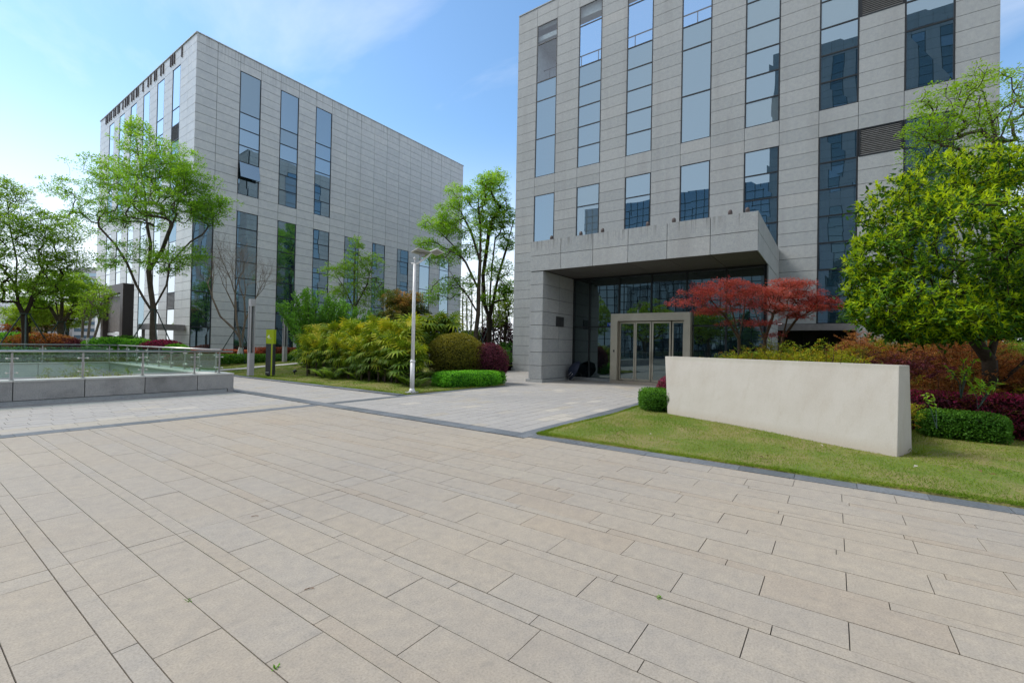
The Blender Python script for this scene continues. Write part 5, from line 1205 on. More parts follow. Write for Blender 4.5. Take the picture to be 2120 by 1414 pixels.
for (px, dep, top, sp, n, lb) in ((640, 24.5, 592, 44, 34, 'leftmost leafy bush of arching green shoots beside the column light'), (692, 25.5, 610, 48, 36, 'middle leafy bush of arching green shoots behind the fan palms'), (758, 26.0, 636, 46, 32, 'right leafy bush of arching green shoots behind the fan palms')):
    b = G0(px, dep, 0.3); t = thing('willow_bush', lb, 'bush', b, 'leafy green bushes behind the fan palms')
    mb = MB(); P_, D_ = [], []
    for k in range(n):
        ex_ = px+rng.normal(0, sp*0.75); ey_ = top+abs(rng.normal(0, 26))+0.5*abs(ex_-px); tip = D(ex_, ey_, dep+rng.normal(0, 0.7)); mid = b+(tip-b)*0.5+np.array([rng.normal(0, .15), rng.normal(0, .15), 0.35])
        pts = [(1-s)**2*b+2*s*(1-s)*mid+s*s*tip for s in np.linspace(0, 1, 9)]; mb.tube(pts, list(np.linspace(0.03, 0.006, 9)), 5)
        for s in np.linspace(0.22, 1.0, 62):
            q = (1-s)**2*b+2*s*(1-s)*mid+s*s*tip
            for _ in range(4): P_.append(q+rng.normal(0, 0.13*(1.15-s)+0.035, 3)); D_.append(unit((tip-mid)/np.linalg.norm(tip-mid)*0.8+rng.normal(0, 0.7, 3)))
    mb.build('stem', M['bark'], t)
    P_ = np.array(P_); D_ = np.array(D_)
    foliage('foliage', P_, D_, rdir(len(P_), 0.6), 0.15*rng.uniform(0.6, 1.3, len(P_)), 0.06, 0.45+0.25*clump_noise(P_, 2.0, 5)+rng.normal(0, 0.15, len(P_)), L['willow'], t)
d = 27.0; b = G0(835, d, 0.3)
tree('evergreen_tree', 'round dark evergreen with bronze new leaves behind the fan palms', b, [[b, bz(835, 690, d), bz(836, 660, d)], [bz(836, 660, d), bz(815, 635, d)], [bz(836, 660, d), bz(855, 635, d)]],
     [PB(815, 622, d, 26, 22, 1), PB(850, 630, d, 34, 26, 1.4), PB(835, 655, d, 46, 24, 1.4), PB(800, 655, d, 18, 18, .4), PB(872, 650, d, 16, 18, .4)], 420, 0.09, 46, 0.22, 0.10, 'photinia', 'bark_dark', step=0.25, tint0=0.33, tn=0.28, upt=0.22, wr=0.45)
# two staked trees in the gap between the blocks, and thin growth beyond
d = 33.5; b = G0(984, d, 0.5)
tree('tree', 'left of two tall airy trees in the gap, leaning over the far block', b,
     [[b, bz(985, 690, d), bz(990, 650, d), bz(991, 600, d), bz(994, 540, d), bz(995, 480, d), bz(990, 420, d)], [bz(990, 650, d), bz(970, 615, d), bz(950, 590, d), bz(930, 560, d), bz(900, 545, d)], [bz(991, 600, d), bz(965, 545, d), bz(940, 510, d), bz(905, 475, d)], [bz(994, 540, d), bz(975, 480, d), bz(950, 430, d)]],
     [PB(955, 405, d, 30, 30, .9), PB(935, 440, d, 34, 24, .9), PB(905, 465, d, 34, 18, .9), PB(880, 505, d, 22, 14, .4), PB(935, 475, d, 36, 20, .9), PB(990, 420, d, 34, 34, 1.0), PB(915, 530, d, 44, 20, 1.0), PB(960, 520, d, 26, 18, .6), PB(925, 595, d, 38, 24, .8), PB(975, 590, d, 26, 26, .5), PB(1005, 375, d, 24, 18, .4), PB(985, 480, d, 34, 26, .7), PB(890, 615, d, 20, 16, .3)],
     640, 0.17, 30, 0.34, 0.135, 'ginkgo', 'bark', step=0.4, tint0=0.42, wr=0.5, thick=0.08, ex=0.45, rmin=0.010)
stakes(b[0], b[1], 0.4, 3.35, 1.5, 'dark green tripod stakes round the left tree in the gap')
d = 35.0; b = G0(1013, d, 0.5)
tree('tree', 'right of two tall airy trees in the gap, close to the entrance building', b,
     [[b, bz(1013, 690, d), bz(1014, 660, d)], [bz(1014, 660, d), bz(1003, 630, d), bz(1000, 570, d), bz(1010, 500, d), bz(1015, 440, d)], [bz(1014, 660, d), bz(1022, 620, d), bz(1032, 570, d), bz(1050, 510, d), bz(1060, 470, d)], [bz(1014, 660, d), bz(1015, 600, d), bz(1020, 540, d), bz(1028, 470, d)]],
     [PB(1020, 400, d, 36, 32, 1.1), PB(1042, 450, d, 28, 26, 1.0), PB(1010, 460, d, 30, 28, .8), PB(1050, 500, d, 22, 26, .6), PB(1030, 560, d, 30, 26, .7), PB(1000, 520, d, 24, 24, .4), PB(1045, 600, d, 22, 26, .5), PB(1010, 620, d, 20, 18, .3), PB(1030, 365, d, 22, 14, .3)],
     560, 0.21, 30, 0.34, 0.135, 'tree_green', 'bark_dark', step=0.4, tint0=0.6, wr=0.5, thick=0.08, ex=0.45, rmin=0.010)
stakes(b[0], b[1], 0.4, 3.1, 1.4, 'dark green tripod stakes round the right tree in the gap', ph=0.9)
d = 42.0
for k, px in enumerate((958, 967, 975, 999, 1008, 1022, 1036, 1047)):
    dep = d+rng.uniform(0, 14); b = G0(px, dep, 0.2); tp = 560+rng.uniform(0, 70)
    tree('slender_tree', 'thin bare poplar like tree in the far gap between the buildings', b, [[b, bz(px, 680, dep), bz(px+rng.normal(0, 2), 620, dep), bz(px+rng.normal(0, 3), tp, dep)]], [PB(px, 640, dep, 9, 55, 1.0), PB(px, tp+10, dep, 5, 18, .3)], 80, 0.09, 9, 0.35, 0.13, 'tree_yellow', 'limewash_bark', step=0.5, tint0=0.6, ex=0.5, rmin=0.012, group='thin trees in the far gap', leafy=0.7)
b = G0(1040, 40, 0.2)
tree('small_tree', 'tree with fresh yellow green leaves growing by the entrance building corner', b, [[b, bz(1046, 690, 40), bz(1050, 660, 40)], [bz(1050, 660, 40), bz(1040, 620, 40), bz(1030, 590, 40)], [bz(1050, 660, 40), bz(1060, 610, 40)]], [PB(1035, 640, 40, 28, 40, 1), PB(1055, 620, 40, 20, 40, .8)], 220, 0.13, 16, 0.4, 0.15, 'tree_yellow', 'bark_dark', step=0.4, tint0=0.6)
for (px, py, dep, rx, rz, leaf, lb) in ((1030, 712, 44, 1.9, 2.4, 'purple', 'reddish brown far shrub in the gap between the buildings'), (975, 715, 46, 2.4, 1.7, 'tree_yellow', 'pale green far shrub in the gap between the buildings'), (1048, 725, 33, 0.95, 0.95, 'hedge_dull', 'dark clipped bush beside the slatted box'), (1010, 737, 29, 1.5, 0.85, 'hedge_dull', 'green clipped bush behind the purple bush')):
    c = D(px, py, dep); bush('shrub', lb, 'bush', (c[0], c[1], rz*0.95), (rx, rx, rz), int(2600*rx), 0.13 if dep > 40 else 0.085, L[leaf], lump=0.2)

# --- right hand trees
d = 9.6; c0 = D(2005, 520, d)
b = np.array([13.55, -2.68, 0.25])
bl = [PB(2000, 520, d, 190, 150, 1.0), PB(1870, 430, d-.2, 78, 62, .9), PB(1985, 372, d, 105, 52, 1.0), PB(1815, 540, d-.2, 55, 60, .7), PB(1830, 640, d-.3, 62, 46, .6), PB(1900, 620, d-.8, 95, 65, .8), PB(2090, 430, d, 85, 90, .8), PB(2130, 560, d, 85, 95, .7), PB(1975, 480, d-1.3, 110, 85, 1.1), PB(2070, 350, d+.3, 70, 40, .5), PB(2080, 600, d-.9, 70, 50, .5), PB(2050, 640, d-1.0, 90, 34, .6), PB(1990, 650, d-.8, 70, 40, .5), PB(2120, 640, d, 60, 60, .5), PB(1865, 672, d-.3, 60, 30, .5), PB(1795, 590, d-.1, 40, 45, .35), PB(1940, 690, d-.9, 60, 22, .3), PB(1960, 660, d-1.2, 80, 40, .5), PB(2010, 672, d-1.2, 60, 26, .35), PB(1900, 690, d-.6, 60, 22, .3), PB(2070, 670, d-1.0, 60, 30, .4)]
t = thing('evergreen_tree', 'dense glossy evergreen tree with yellow green new shoots at the right edge', 'tree', b)
T = blob_points(bl, 3700, 0.55)
A, par, cnt, tips = skeleton([[b, b+[0.0, 0, 0.6], b+[0.02, 0.02, 1.25]], [b+[0.02, 0.02, 1.25], b+[-0.15, 0.4, 1.9], b+[-0.4, 0.9, 2.7]], [b+[0.02, 0.02, 1.25], b+[0.0, -0.1, 2.0], b+[0.0, 0.1, 3.2]], [b+[0.0, 0, 0.6], b+[0.12, -0.4, 1.1], b+[0.2, -1.0, 1.9]], [b+[-0.15, 0.4, 1.9], b+[-0.6, 0.6, 2.4]]], T, 0.22)
branch_mesh('trunk', A, par, cnt, 0.13, M['bark_dark'], t, ex=0.48, sides=6)
tp = A[tips]; n = len(tp); out = tp-np.array([c0[0]+0.3, c0[1]-0.1, 3.0]); outl = np.linalg.norm(out/np.array([2.2, 2.2, 2.0]), axis=1)
dr_ = unit(unit(out)*0.7+np.array([0, 0, 0.75])+rng.normal(0, 0.35, (n, 3)))
per = 11; ang = np.tile(np.arange(per)*2.4, n)+np.repeat(rng.uniform(0, 6, n), per); ref = unit(np.cross(dr_, rdir(n))); v2 = np.cross(dr_, ref)
ra = np.repeat(ref, per, 0)*np.cos(ang)[:, None]+np.repeat(v2, per, 0)*np.sin(ang)[:, None]; lev = np.tile(np.arange(per)/per, n)
dirL = unit(ra*(0.95-0.55*lev)[:, None]+np.repeat(dr_, per, 0)*(0.25+0.9*lev)[:, None]+rng.normal(0, 0.16, (n*per, 3)))
pos = np.repeat(tp, per, 0)+np.repeat(dr_, per, 0)*((lev-0.6)*0.13)[:, None]
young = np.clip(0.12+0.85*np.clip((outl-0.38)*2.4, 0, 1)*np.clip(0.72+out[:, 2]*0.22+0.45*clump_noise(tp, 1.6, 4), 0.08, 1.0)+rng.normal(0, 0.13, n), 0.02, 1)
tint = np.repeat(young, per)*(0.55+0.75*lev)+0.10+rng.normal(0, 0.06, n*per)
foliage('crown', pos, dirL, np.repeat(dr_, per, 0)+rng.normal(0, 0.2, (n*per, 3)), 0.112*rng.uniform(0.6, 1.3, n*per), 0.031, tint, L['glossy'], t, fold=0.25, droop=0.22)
# older leaves along the twigs inside
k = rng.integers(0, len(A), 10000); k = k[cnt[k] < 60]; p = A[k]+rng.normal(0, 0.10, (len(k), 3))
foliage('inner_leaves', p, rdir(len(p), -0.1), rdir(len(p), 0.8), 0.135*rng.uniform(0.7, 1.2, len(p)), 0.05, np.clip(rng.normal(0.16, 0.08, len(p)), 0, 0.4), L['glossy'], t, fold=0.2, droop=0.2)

d = 12.6; b = G0(2062, d, 0.1)
tree('tree', 'light green layered tree rising behind the glossy evergreen at the right edge', b,
     [[b, bz(2062, 600, d), bz(2062, 400, d), bz(2065, 300, d)], [bz(2065, 300, d), bz(2030, 270, d), bz(1985, 282, d), bz(1930, 300, d)], [bz(2065, 300, d), bz(2050, 240, d), bz(2035, 190, d), bz(2020, 165, d)], [bz(2065, 300, d), bz(2085, 255, d), bz(2110, 190, d), bz(2130, 120, d)]],
     [PB(1995, 178, d, 75, 17, 1.0), PB(1950, 205, d, 50, 14, .6), PB(1955, 240, d-.3, 65, 18, 1.0), PB(2040, 215, d, 60, 22, 1.0), PB(1930, 270, d-.3, 50, 18, .9), PB(2000, 265, d, 70, 22, 1.2), PB(2070, 270, d+.3, 60, 28, 1.0), PB(2110, 215, d+.4, 50, 34, 1.0), PB(2140, 160, d+.6, 45, 34, .9), PB(1905, 305, d-.4, 30, 12, .4), PB(1975, 315, d-.2, 70, 16, .8), PB(2125, 300, d, 60, 40, .9), PB(2060, 155, d+.2, 40, 12, .3), PB(2025, 140, d, 4, 14, .05)],
     400, 0.10, 30, 0.26, 0.07, 'tree_light', 'bark', step=0.2, tint0=0.62, thick=0.025, flat=1.5, droop=0.45, upt=0.12)
# red maples behind the cream wall
d = 11.3
def maple(label, b, trunk, blobs, n):
    return tree('red_maple', label, b, trunk, blobs, n, 0.036, 50, 0.15, 0.047, 'maple_red', 'bark_red', step=0.12, tint0=0.48, thick=0.022, flat=1.5, droop=0.30, wr=0.34, ex=0.46, rmin=0.004, group='red maples behind the cream wall', upt=0.12, jit=0.012)
b = G0(1532, d, 0.35)
maple('red maple behind the left half of the cream wall, branches reaching to the doors', b, [[b, bz(1530, 735, d), bz(1530, 702, d)], [bz(1530, 702, d), bz(1505, 660, d), bz(1470, 620, d), bz(1430, 605, d)], [bz(1530, 702, d), bz(1515, 640, d), bz(1500, 600, d)], [bz(1530, 702, d), bz(1540, 650, d), bz(1545, 600, d)]],
      [PB(1420, 624, d, 46, 8, .8), PB(1448, 600, d, 40, 10, .9), PB(1500, 588, d, 46, 10, 1.2), PB(1490, 610, d-.3, 55, 12, 1.2), PB(1545, 598, d, 42, 14, 1.0), PB(1530, 622, d-.2, 48, 12, .9), PB(1482, 640, d-.2, 42, 8, .5), PB(1520, 668, d-.2, 35, 8, .35), PB(1460, 645, d, 18, 6, .2)], 230)
b = G0(1590, d+.3, 0.35)
maple('red maple behind the middle of the cream wall', b, [[b, bz(1585, 735, d), bz(1583, 705, d)], [bz(1583, 705, d), bz(1568, 660, d), bz(1555, 620, d)], [bz(1583, 705, d), bz(1600, 655, d), bz(1612, 610, d)], [bz(1568, 660, d), bz(1560, 630, d), bz(1545, 610, d)]],
      [PB(1575, 605, d+.3, 40, 12, 1.0), PB(1610, 612, d+.2, 45, 13, 1.1), PB(1625, 585, d+.4, 34, 9, .7), PB(1580, 632, d, 44, 10, .8), PB(1620, 640, d+.1, 42, 9, .6), PB(1575, 668, d, 30, 6, .3), PB(1640, 600, d+.3, 26, 8, .4)], 200)
b = G0(1622, d+.5, 0.35)
maple('red maple behind the right half of the cream wall, longest branch pointing right', b, [[b, bz(1618, 735, d+.3), bz(1620, 700, d+.3)], [bz(1620, 700, d+.3), bz(1650, 660, d+.3), bz(1690, 637, d+.3)], [bz(1620, 700, d+.3), bz(1632, 650, d+.3), bz(1650, 612, d+.3)]],
      [PB(1660, 612, d+.3, 42, 12, 1.0), PB(1690, 624, d+.3, 40, 9, .8), PB(1715, 634, d+.3, 28, 5, .4), PB(1650, 590, d+.4, 34, 8, .5), PB(1650, 652, d+.2, 30, 7, .4), PB(1670, 636, d+.1, 36, 8, .5), PB(1600, 690, d, 18, 5, .15)], 190)

# --- clipped shrubs by the street lamp
bush('topiary_ball', 'large olive gold clipped ball bush behind the bright green hedge', 'bush', (14.5, 13.15, 1.03), (1.33, 1.33, 1.10), 19000, 0.060, L['olive'], lump=0.035, tint0=0.42, tgrad=0.45, tnoise=0.16)
bush('box_hedge', 'bright green clipped hedge at the lawn corner right of the lamp post', 'hedge', (13.35, 11.55, 0.30), (1.36, 0.55, 0.30), 9500, 0.055, L['hedge'], box=True, lump=0.06, tint0=0.5, tgrad=0.3, rot=math.radians(-14), wr=0.6)
bush('purple_bush', 'dark purple leaved clipped bush right of the olive ball', 'bush', (15.15, 11.95, 0.86), (0.78, 0.85, 0.86), 11000, 0.055, L['purple'], lump=0.06, tint0=0.42, tgrad=0.35)
bush('low_bush', 'small light green bush at the foot of the purple bush', 'bush', (14.95, 11.35, 0.28), (0.45, 0.35, 0.32), 1500, 0.06, L['hedge'], tint0=0.55, lump=0.2)
# --- shrubs at the cream wall
bush('box_hedge', 'short green clipped hedge at the left end of the cream wall', 'hedge', (11.95, 3.78, 0.27), (0.62, 0.42, 0.28), 6500, 0.042, L['hedge_dull'], box=True, lump=0.05, tint0=0.55, tgrad=0.4, rot=0.5, wr=0.6)
bush('red_bush', 'small crimson clipped bush between the short hedge and the cream wall', 'bush', (12.65, 3.55, 0.52), (0.48, 0.42, 0.40), 3600, 0.045, L['pink'], tint0=0.45, tgrad=0.3, lump=0.06)
bush('box_hedge', 'dark green clipped hedge on the grass right of the cream wall', 'hedge', (11.95, -1.98, 0.26), (0.36, 0.62, 0.27), 7500, 0.038, L['hedge_dull'], box=True, lump=0.06, tint0=0.5, tgrad=0.4, rot=-0.10, wr=0.6)
bush('azalea_hedge', 'magenta flowering hedge behind the dark green hedge at right', 'hedge', (12.75, -2.75, 0.40), (0.42, 1.9, 0.42), 15000, 0.048, L['pink'], box=True, lump=0.12, tint0=0.36, tgrad=0.45, rot=0.06, tops=0.35)
# --- hedges before the far block
for i, (x, y, rx, lb) in enumerate(((12.6, 31.3, 2.6, 'left stretch of red leaved hedge below the leafless tree'), (16.9, 31.5, 2.2, 'right stretch of red leaved hedge behind the farther column light'))):
    z0 = float(lawn_left_z(x, y)); bush('red_hedge', lb, 'hedge', (x, y, z0+0.40), (rx, 0.75, 0.44), 9000, 0.085, L['red_hedge'], box=True, lump=0.10, tint0=0.5, tgrad=0.4, group='red leaved hedge before the far block')
z0 = 0.3
bush('low_hedge', 'low dull green hedge in front of the red leaved hedge', 'hedge', (13.2, 29.6, z0+0.2), (3.6, 0.7, 0.26), 8000, 0.08, L['hedge_dull'], box=True, lump=0.16, tint0=0.6, tgrad=0.3)
bush('yellow_hedge', 'yellow green clipped shrub beside the farther column light', 'hedge', (17.6, 29.4, z0+0.35), (1.25, 0.8, 0.46), 5000, 0.08, L['tree_yellow'], box=True, lump=0.12, tint0=0.6, tgrad=0.4)
# --- clipped bushes on the bank left
for (px, py, dep, rx, rz, mt, lb) in ((20, 713, 21.5, 1.35, 0.55, 'hedge', 'green dome bush at the left edge under the forked tree'), (88, 712, 21.8, 1.35, 0.50, 'rust', 'russet dome bush between the forked and the fan stemmed tree'), (142, 717, 22.3, 0.95, 0.36, 'purple', 'dark purple low bush left of the pale saplings'), (232, 716, 23.0, 1.15, 0.42, 'hedge', 'bright green dome bush in front of the brown portal'), (262, 712, 24.0, 0.95, 0.42, 'hedge_dull', 'green dome bush between the portal and the largest tree'), (290, 717, 22.6, 0.75, 0.35, 'hedge', 'light green dome bush left of the dark red one'), (338, 719, 22.8, 0.95, 0.36, 'pink', 'dark red dome bush right of the largest tree trunk'), (366, 724, 22.4, 0.55, 0.26, 'hedge', 'small green bush at the right end of the bank')):
    c = D(px, py, dep); bush('dome_bush', lb, 'bush', (c[0], c[1], c[2]), (rx, rx*0.8, rz), int(3600*rx), 0.075, L[mt], lump=0.08, tint0=0.42 if mt != 'hedge' else 0.5, tgrad=0.4, group='clipped dome bushes on the bank')
c = D(150, 738, 21.3); bush('low_hedge', 'long low green hedge just behind the balustrade glass', 'hedge', (0.5, 26.9, 0.72), (6.8, 0.55, 0.40), 9000, 0.09, L['hedge_dull'], box=True, lump=0.12, tint0=0.62, tgrad=0.3)

# --- fan palms
def palm_proto(nf, hgt, sd, yel):
    r = np.random.default_rng(sd); V, T = [], []; ST = MB()
    for k in range(nf):
        az = 2.399*k+r.normal(0, 0.25); el = r.uniform(0.15, 1.25) if k > 5 else r.uniform(1.0, 1.4)
        hb = hgt*r.uniform(0.10, 1.0)**0.8; pl = r.uniform(0.30, 0.6)
        o = np.array([0, 0, hb]); h = np.array([math.cos(az), math.sin(az), 0]); pd = h*math.cos(el)+np.array([0, 0, math.sin(el)])
        e = o+pd*pl*np.array([1, 1, 0.8]); ST.tube([np.array([0, 0, hb-0.25]), o+pd*pl*0.35, e], [0.014, 0.010, 0.008], 4)
        tilt = el-0.62 if el < 1.0 else el-0.35
        fd = h*math.cos(tilt)+np.array([0, 0, math.sin(tilt)]); sd_ = np.cross(h, [0, 0, 1.0]); up = np.cross(sd_, fd); nseg = 13; Lf = r.uniform(0.40, 0.56)
        tf = np.clip(r.normal(yel*(0.12+0.85*hb/hgt), 0.15), 0.04, 0.95)
        for j in range(nseg):
            a = (j/(nseg-1)-0.5)*math.radians(275); d = fd*math.cos(a)+sd_*math.sin(a); Ls_ = Lf*(0.78+0.22*math.cos(a*0.7))*r.uniform(0.92, 1.05)
            s_ = np.cross(d, up); w0, w1 = 0.014, 0.033
            p0 = e+d*0.03; p1 = e+d*Ls_*0.55+up*0.03; p2 = e+d*Ls_-up*0.10*Ls_-np.array([0, 0, 0.11*Ls_*r.uniform(0.3, 1.6)])
            V += [p0-s_*w0, p0+s_*w0, p1+s_*w1, p1-s_*w1, p1-s_*w1, p1+s_*w1, p2+s_*0.004, p2-s_*0.004]; tt = tf+r.normal(0, 0.05); T += [tt, np.clip(tt+0.10, 0, 1)]
    return np.array(V), np.arange(len(V)).reshape(-1, 4), np.array(T), ST
protos = []
for k, (nf, hg, yel) in enumerate(((28, 1.0, 0.70), (30, 1.25, 0.60), (26, 0.85, 0.78), (30, 1.35, 0.48))):
    V, Q, T, ST = palm_proto(nf, hg, 40+k, yel)
    t = thing('fan_palm', 'x', 'palm', (0, 0, 0), 'fan palms massed behind the street lamp')
    raw_mesh('fronds', V, Q, T, L['palm'], t); ST.tube([(0, 0, 0), (0.02, 0, hg*0.5), (0, 0, hg)], [0.06, 0.055, 0.05], 7); ST.build('stem', M['bark'], t); protos.append(t)
spots = [(640, 750, 20.6, 1.0, 2), (668, 742, 20.4, 1.05, 0), (652, 728, 21.6, 1.0, 2), (700, 748, 19.6, 1.0, 0), (690, 722, 21.0, 1.1, 2), (735, 745, 19.0, 1.05, 1), (722, 716, 20.6, 1.15, 0), (765, 745, 18.3, 1.05, 0), (755, 710, 20.2, 1.2, 2), (795, 745, 17.6, 1.1, 1), (785, 702, 19.8, 1.2, 0), (822, 752, 17.0, 1.1, 0), (815, 700, 19.2, 1.25, 2), (845, 765, 16.6, 1.15, 1), (850, 705, 18.8, 1.25, 0), (846, 770, 17.0, 0.95, 3), (872, 700, 20.8, 1.3, 3), (905, 694, 21.6, 1.35, 3), (932, 700, 21.8, 1.3, 1), (840, 720, 17.8, 1.2, 2), (852, 735, 18.0, 1.1, 1), (805, 725, 18.3, 1.1, 2), (775, 728, 19.0, 1.05, 0), (738, 730, 19.8, 1.05, 2)]
for k_ in range(15): px_ = 640+k_*16+rng.uniform(-5, 5); spots.append((px_, float(np.interp(px_, [640, 760, 870], [752, 766, 776])), float(np.interp(px_, [640, 760, 870], [19.9, 17.7, 16.3])), 0.72, int(rng.integers(0, 3))))
words = ['yellow tipped', 'green', 'golden', 'dark green']
rowsw = [(680, 'at the left end of the clump'), (760, 'in the left half of the clump'), (830, 'near the middle of the clump'), (880, 'right behind the lamp post'), (2000, 'beside the olive ball bush')]
used = {}
for i, (px, py, dep, sc, k) in enumerate(spots):
    o = protos[k] if k not in used else copy_tree(protos[k]); used[k] = 1
    dep += 0.55 if px < 870 else 0.0; c = D(px, py-6, dep); z0 = float(lawn_left_z(c[0], c[1])) if c[0] > 9.7 else 0.1
    zf = max(0.35, (c[2]-z0)/0.75)
    o.location = (c[0], c[1], z0); s_ = sc*0.95; hz_ = max(0.75, min(2.1, (c[2]+0.55-z0)/((1.0, 1.25, 0.85, 1.35)[k])))
    o.scale = (s_, s_, hz_ if hz_ < 1.5 else 1.5); o.location.z = z0+max(0, (hz_-1.5))*(1.0, 1.25, 0.85, 1.35)[k]*0.8
    o.rotation_euler = (0, 0, rng.uniform(0, 6.28))
    o['label'] = f"{words[k]} fan palm {next(w_ for lim, w_ in rowsw if px <= lim)}, {('low front' if sc == 0.72 else 'front') if py > 730 else 'back'} row"
# --- ferns along the foot of the palms
V, T = [], []
r = np.random.default_rng(5); ST = MB()
for k in range(16):
    az = 2.399*k+r.normal(0, 0.3); h = np.array([math.cos(az), math.sin(az), 0]); Lf = r.uniform(0.4, 0.62); up0 = r.uniform(0.85, 1.45); sd_ = np.cross(h, [0, 0, 1.0]); pp = []
    for j in range(16):
        s = j/15; p = h*Lf*s*math.cos(up0*0.6)+np.array([0, 0, Lf*(s*math.sin(up0)-0.62*s*s*math.sin(up0)*0.9)]); pp.append(p)
        if j > 1:
            for sg in (-1, 1):
                d = sd_*sg+h*0.35; d = d/np.linalg.norm(d); w_ = 0.10*math.sin(math.pi*(0.12+0.86*s))+0.012; tp_ = p+d*w_-np.array([0, 0, 0.25*w_]); V += [p-h*0.011, p+h*0.011, tp_+h*0.004, tp_-h*0.004]; T.append(np.clip(r.normal(0.5, 0.16), 0, 1))
    ST.tube(pp, 0.004, 3, cap=False)
fern = thing('fern', 'x', 'fern', (0, 0, 0), 'ferns along the foot of the fan palms'); raw_mesh('fronds', np.array(V), np.arange(len(V)).reshape(-1, 4), np.array(T), L['fern'], fern); ST.build('stem', M['stake'], fern)
n_f = 46
for i in range(n_f):
    s = (i+rng.uniform(-.3, .3))/n_f; px = 628+s*252; o = fern if i == 0 else copy_tree(fern)
    yb = np.interp(px, [628, 660, 760, 850, 880], [765, 779, 787, 795, 800])-rng.uniform(0, 14); dr = FWD+RGT*(px-1060)/FPX+UPV*(707-yb)/FPX; tt = (0.16-1.6)/dr[2]; p = EYE+dr*tt
    o.location = (p[0], p[1], float(lawn_left_z(p[0], p[1]))-0.02); sc = rng.uniform(1.15, 1.65); o.scale = (sc*0.9, sc*0.9, sc*rng.uniform(1.1, 1.6)); o.rotation_euler = (0, 0, rng.uniform(0, 6.28))
    o['label'] = 'green fern in the low fringe at the foot of the fan palms'
# --- nandina: feathery shrubs behind and beside the cream wall
def nandina(sd, hgt, sp, mat, ncane):
    r = np.random.default_rng(sd); Pp, Dd, Nn, T = [], [], [], []; ST = MB()
    for k in range(ncane):
        az = r.uniform(0, 6.28); rr = sp*math.sqrt(r.random()); hh = hgt*r.uniform(0.55, 1.05)*(1-0.25*(rr/sp)**2); tip = np.array([math.cos(az)*rr, math.sin(az)*rr, hh]); b_ = tip*[0.35, 0.35, 0]; mid = (b_+tip)/2+np.array([0, 0, hh*0.12]); ST.tube([b_, mid, tip], [0.008, 0.006, 0.004], 4, cap=False)
        for w_ in range(9):
            a2 = r.uniform(0, 6.28); s0 = r.uniform(0.35, 1.0); o_ = (1-s0)**2*b_+2*s0*(1-s0)*mid+s0*s0*tip; h = np.array([math.cos(a2), math.sin(a2), r.uniform(0.1, 0.75)]); Lr = r.uniform(0.14, 0.30); tb = r.normal(0.5, 0.2)
            for j in range(22):
                s = (j+1)/22; p = o_+h*Lr*s-np.array([0, 0, 0.22*Lr*s*s]); sg = 1 if j % 2 else -1; d = np.cross(h, [0, 0, 1.0])*sg+h*0.8+r.normal(0, 0.35, 3); Pp.append(p+r.normal(0, 0.012, 3)); Dd.append(d); Nn.append(np.array([0, 0, 1.0])+r.normal(0, 0.5, 3)); T.append(tb+0.25*(s-0.5)+r.normal(0, 0.1))
    t = thing('nandina_shrub', 'x', 'shrub', (0, 0, 0))
    v, q = leaf_arrays(np.array(Pp), np.array(Dd), np.array(Nn), r.uniform(0.028, 0.05, len(Pp)), 0.013, droop=0.25); raw_mesh('foliage', v, q, np.array(T), mat, t); ST.build('stem', M['bark_red'], t); return t
def bed_z(x, y):
    x, y = np.asarray(x, float), np.asarray(y, float); w_ = (x-9.06)*nn[0]+(y+0.80)*nn[1]
    return lawn_right_z(x, y)+0.36*sstep((w_-0.80)/0.55)*sstep((4.1-y)/0.6)*sstep((x-9.9-3.2*sstep((0.1-y)/1.0))/0.8)*sstep((17.5-x)/1.5)+0.20*np.clip(x-13.3, 0, 3)*sstep((0.6-y)/1.0)
grid_sheet('planting_bed', np.linspace(-8, 4.2, 80), lambda y: 10.0, lambda y: 18.5, 70, lambda x, y: float(bed_z(x, y))-(0.012 if float(bed_z(x, y))-float(lawn_right_z(x, y)) > 0.03 else 0.12), M['soil'])
NA = [nandina(61, 0.95, 0.62, L['amber'], 52), nandina(62, 0.80, 0.66, L['amber'], 52)]; NR = [nandina(63, 0.80, 0.7, L['rust'], 56), nandina(64, 0.65, 0.72, L['rust'], 56), nandina(65, 0.75, 0.7, L['fern'], 50), nandina(66, 0.72, 0.7, L['purple'], 50), nandina(67, 0.78, 0.7, L['amber'], 50)]
na_s = []
wd_ = dd; 
for i, s in enumerate(np.linspace(0.20, 1.02, 13)):
    for row in (0, 1, 2):
        if row*0.11+0.2 > s: continue
        p = a0_ = np.array([9.06, -0.80])+wd_*(4.70*s+rng.normal(0, .12)); p = p+nn*(1.33+0.48*row+rng.uniform(-.06, .1)); na_s.append((p, row, s))
used = {}
for i, (p, row, s) in enumerate(na_s):
    k = int(rng.integers(0, 2)); o = NA[k] if k not in used else copy_tree(NA[k]); used[k] = 1
    zb = float(bed_z(p[0], p[1])); o.location = (p[0], p[1], zb-0.03); sc = rng.uniform(0.9, 1.15); o.scale = (sc, sc, sc*(1.36 if row else 1.22)*(1.12 if 0.35 < s < 0.8 else 0.9)); o.rotation_euler = (0, 0, rng.uniform(0, 6.28)); o['group'] = 'amber nandina along the back of the cream wall'
    o['label'] = f"amber green feathery shrub behind the {'left' if s > 0.66 else ('middle' if s > 0.33 else 'right')} third of the cream wall, {('front', 'middle', 'rear')[row]} row"
used = {}; cnt_ = 0
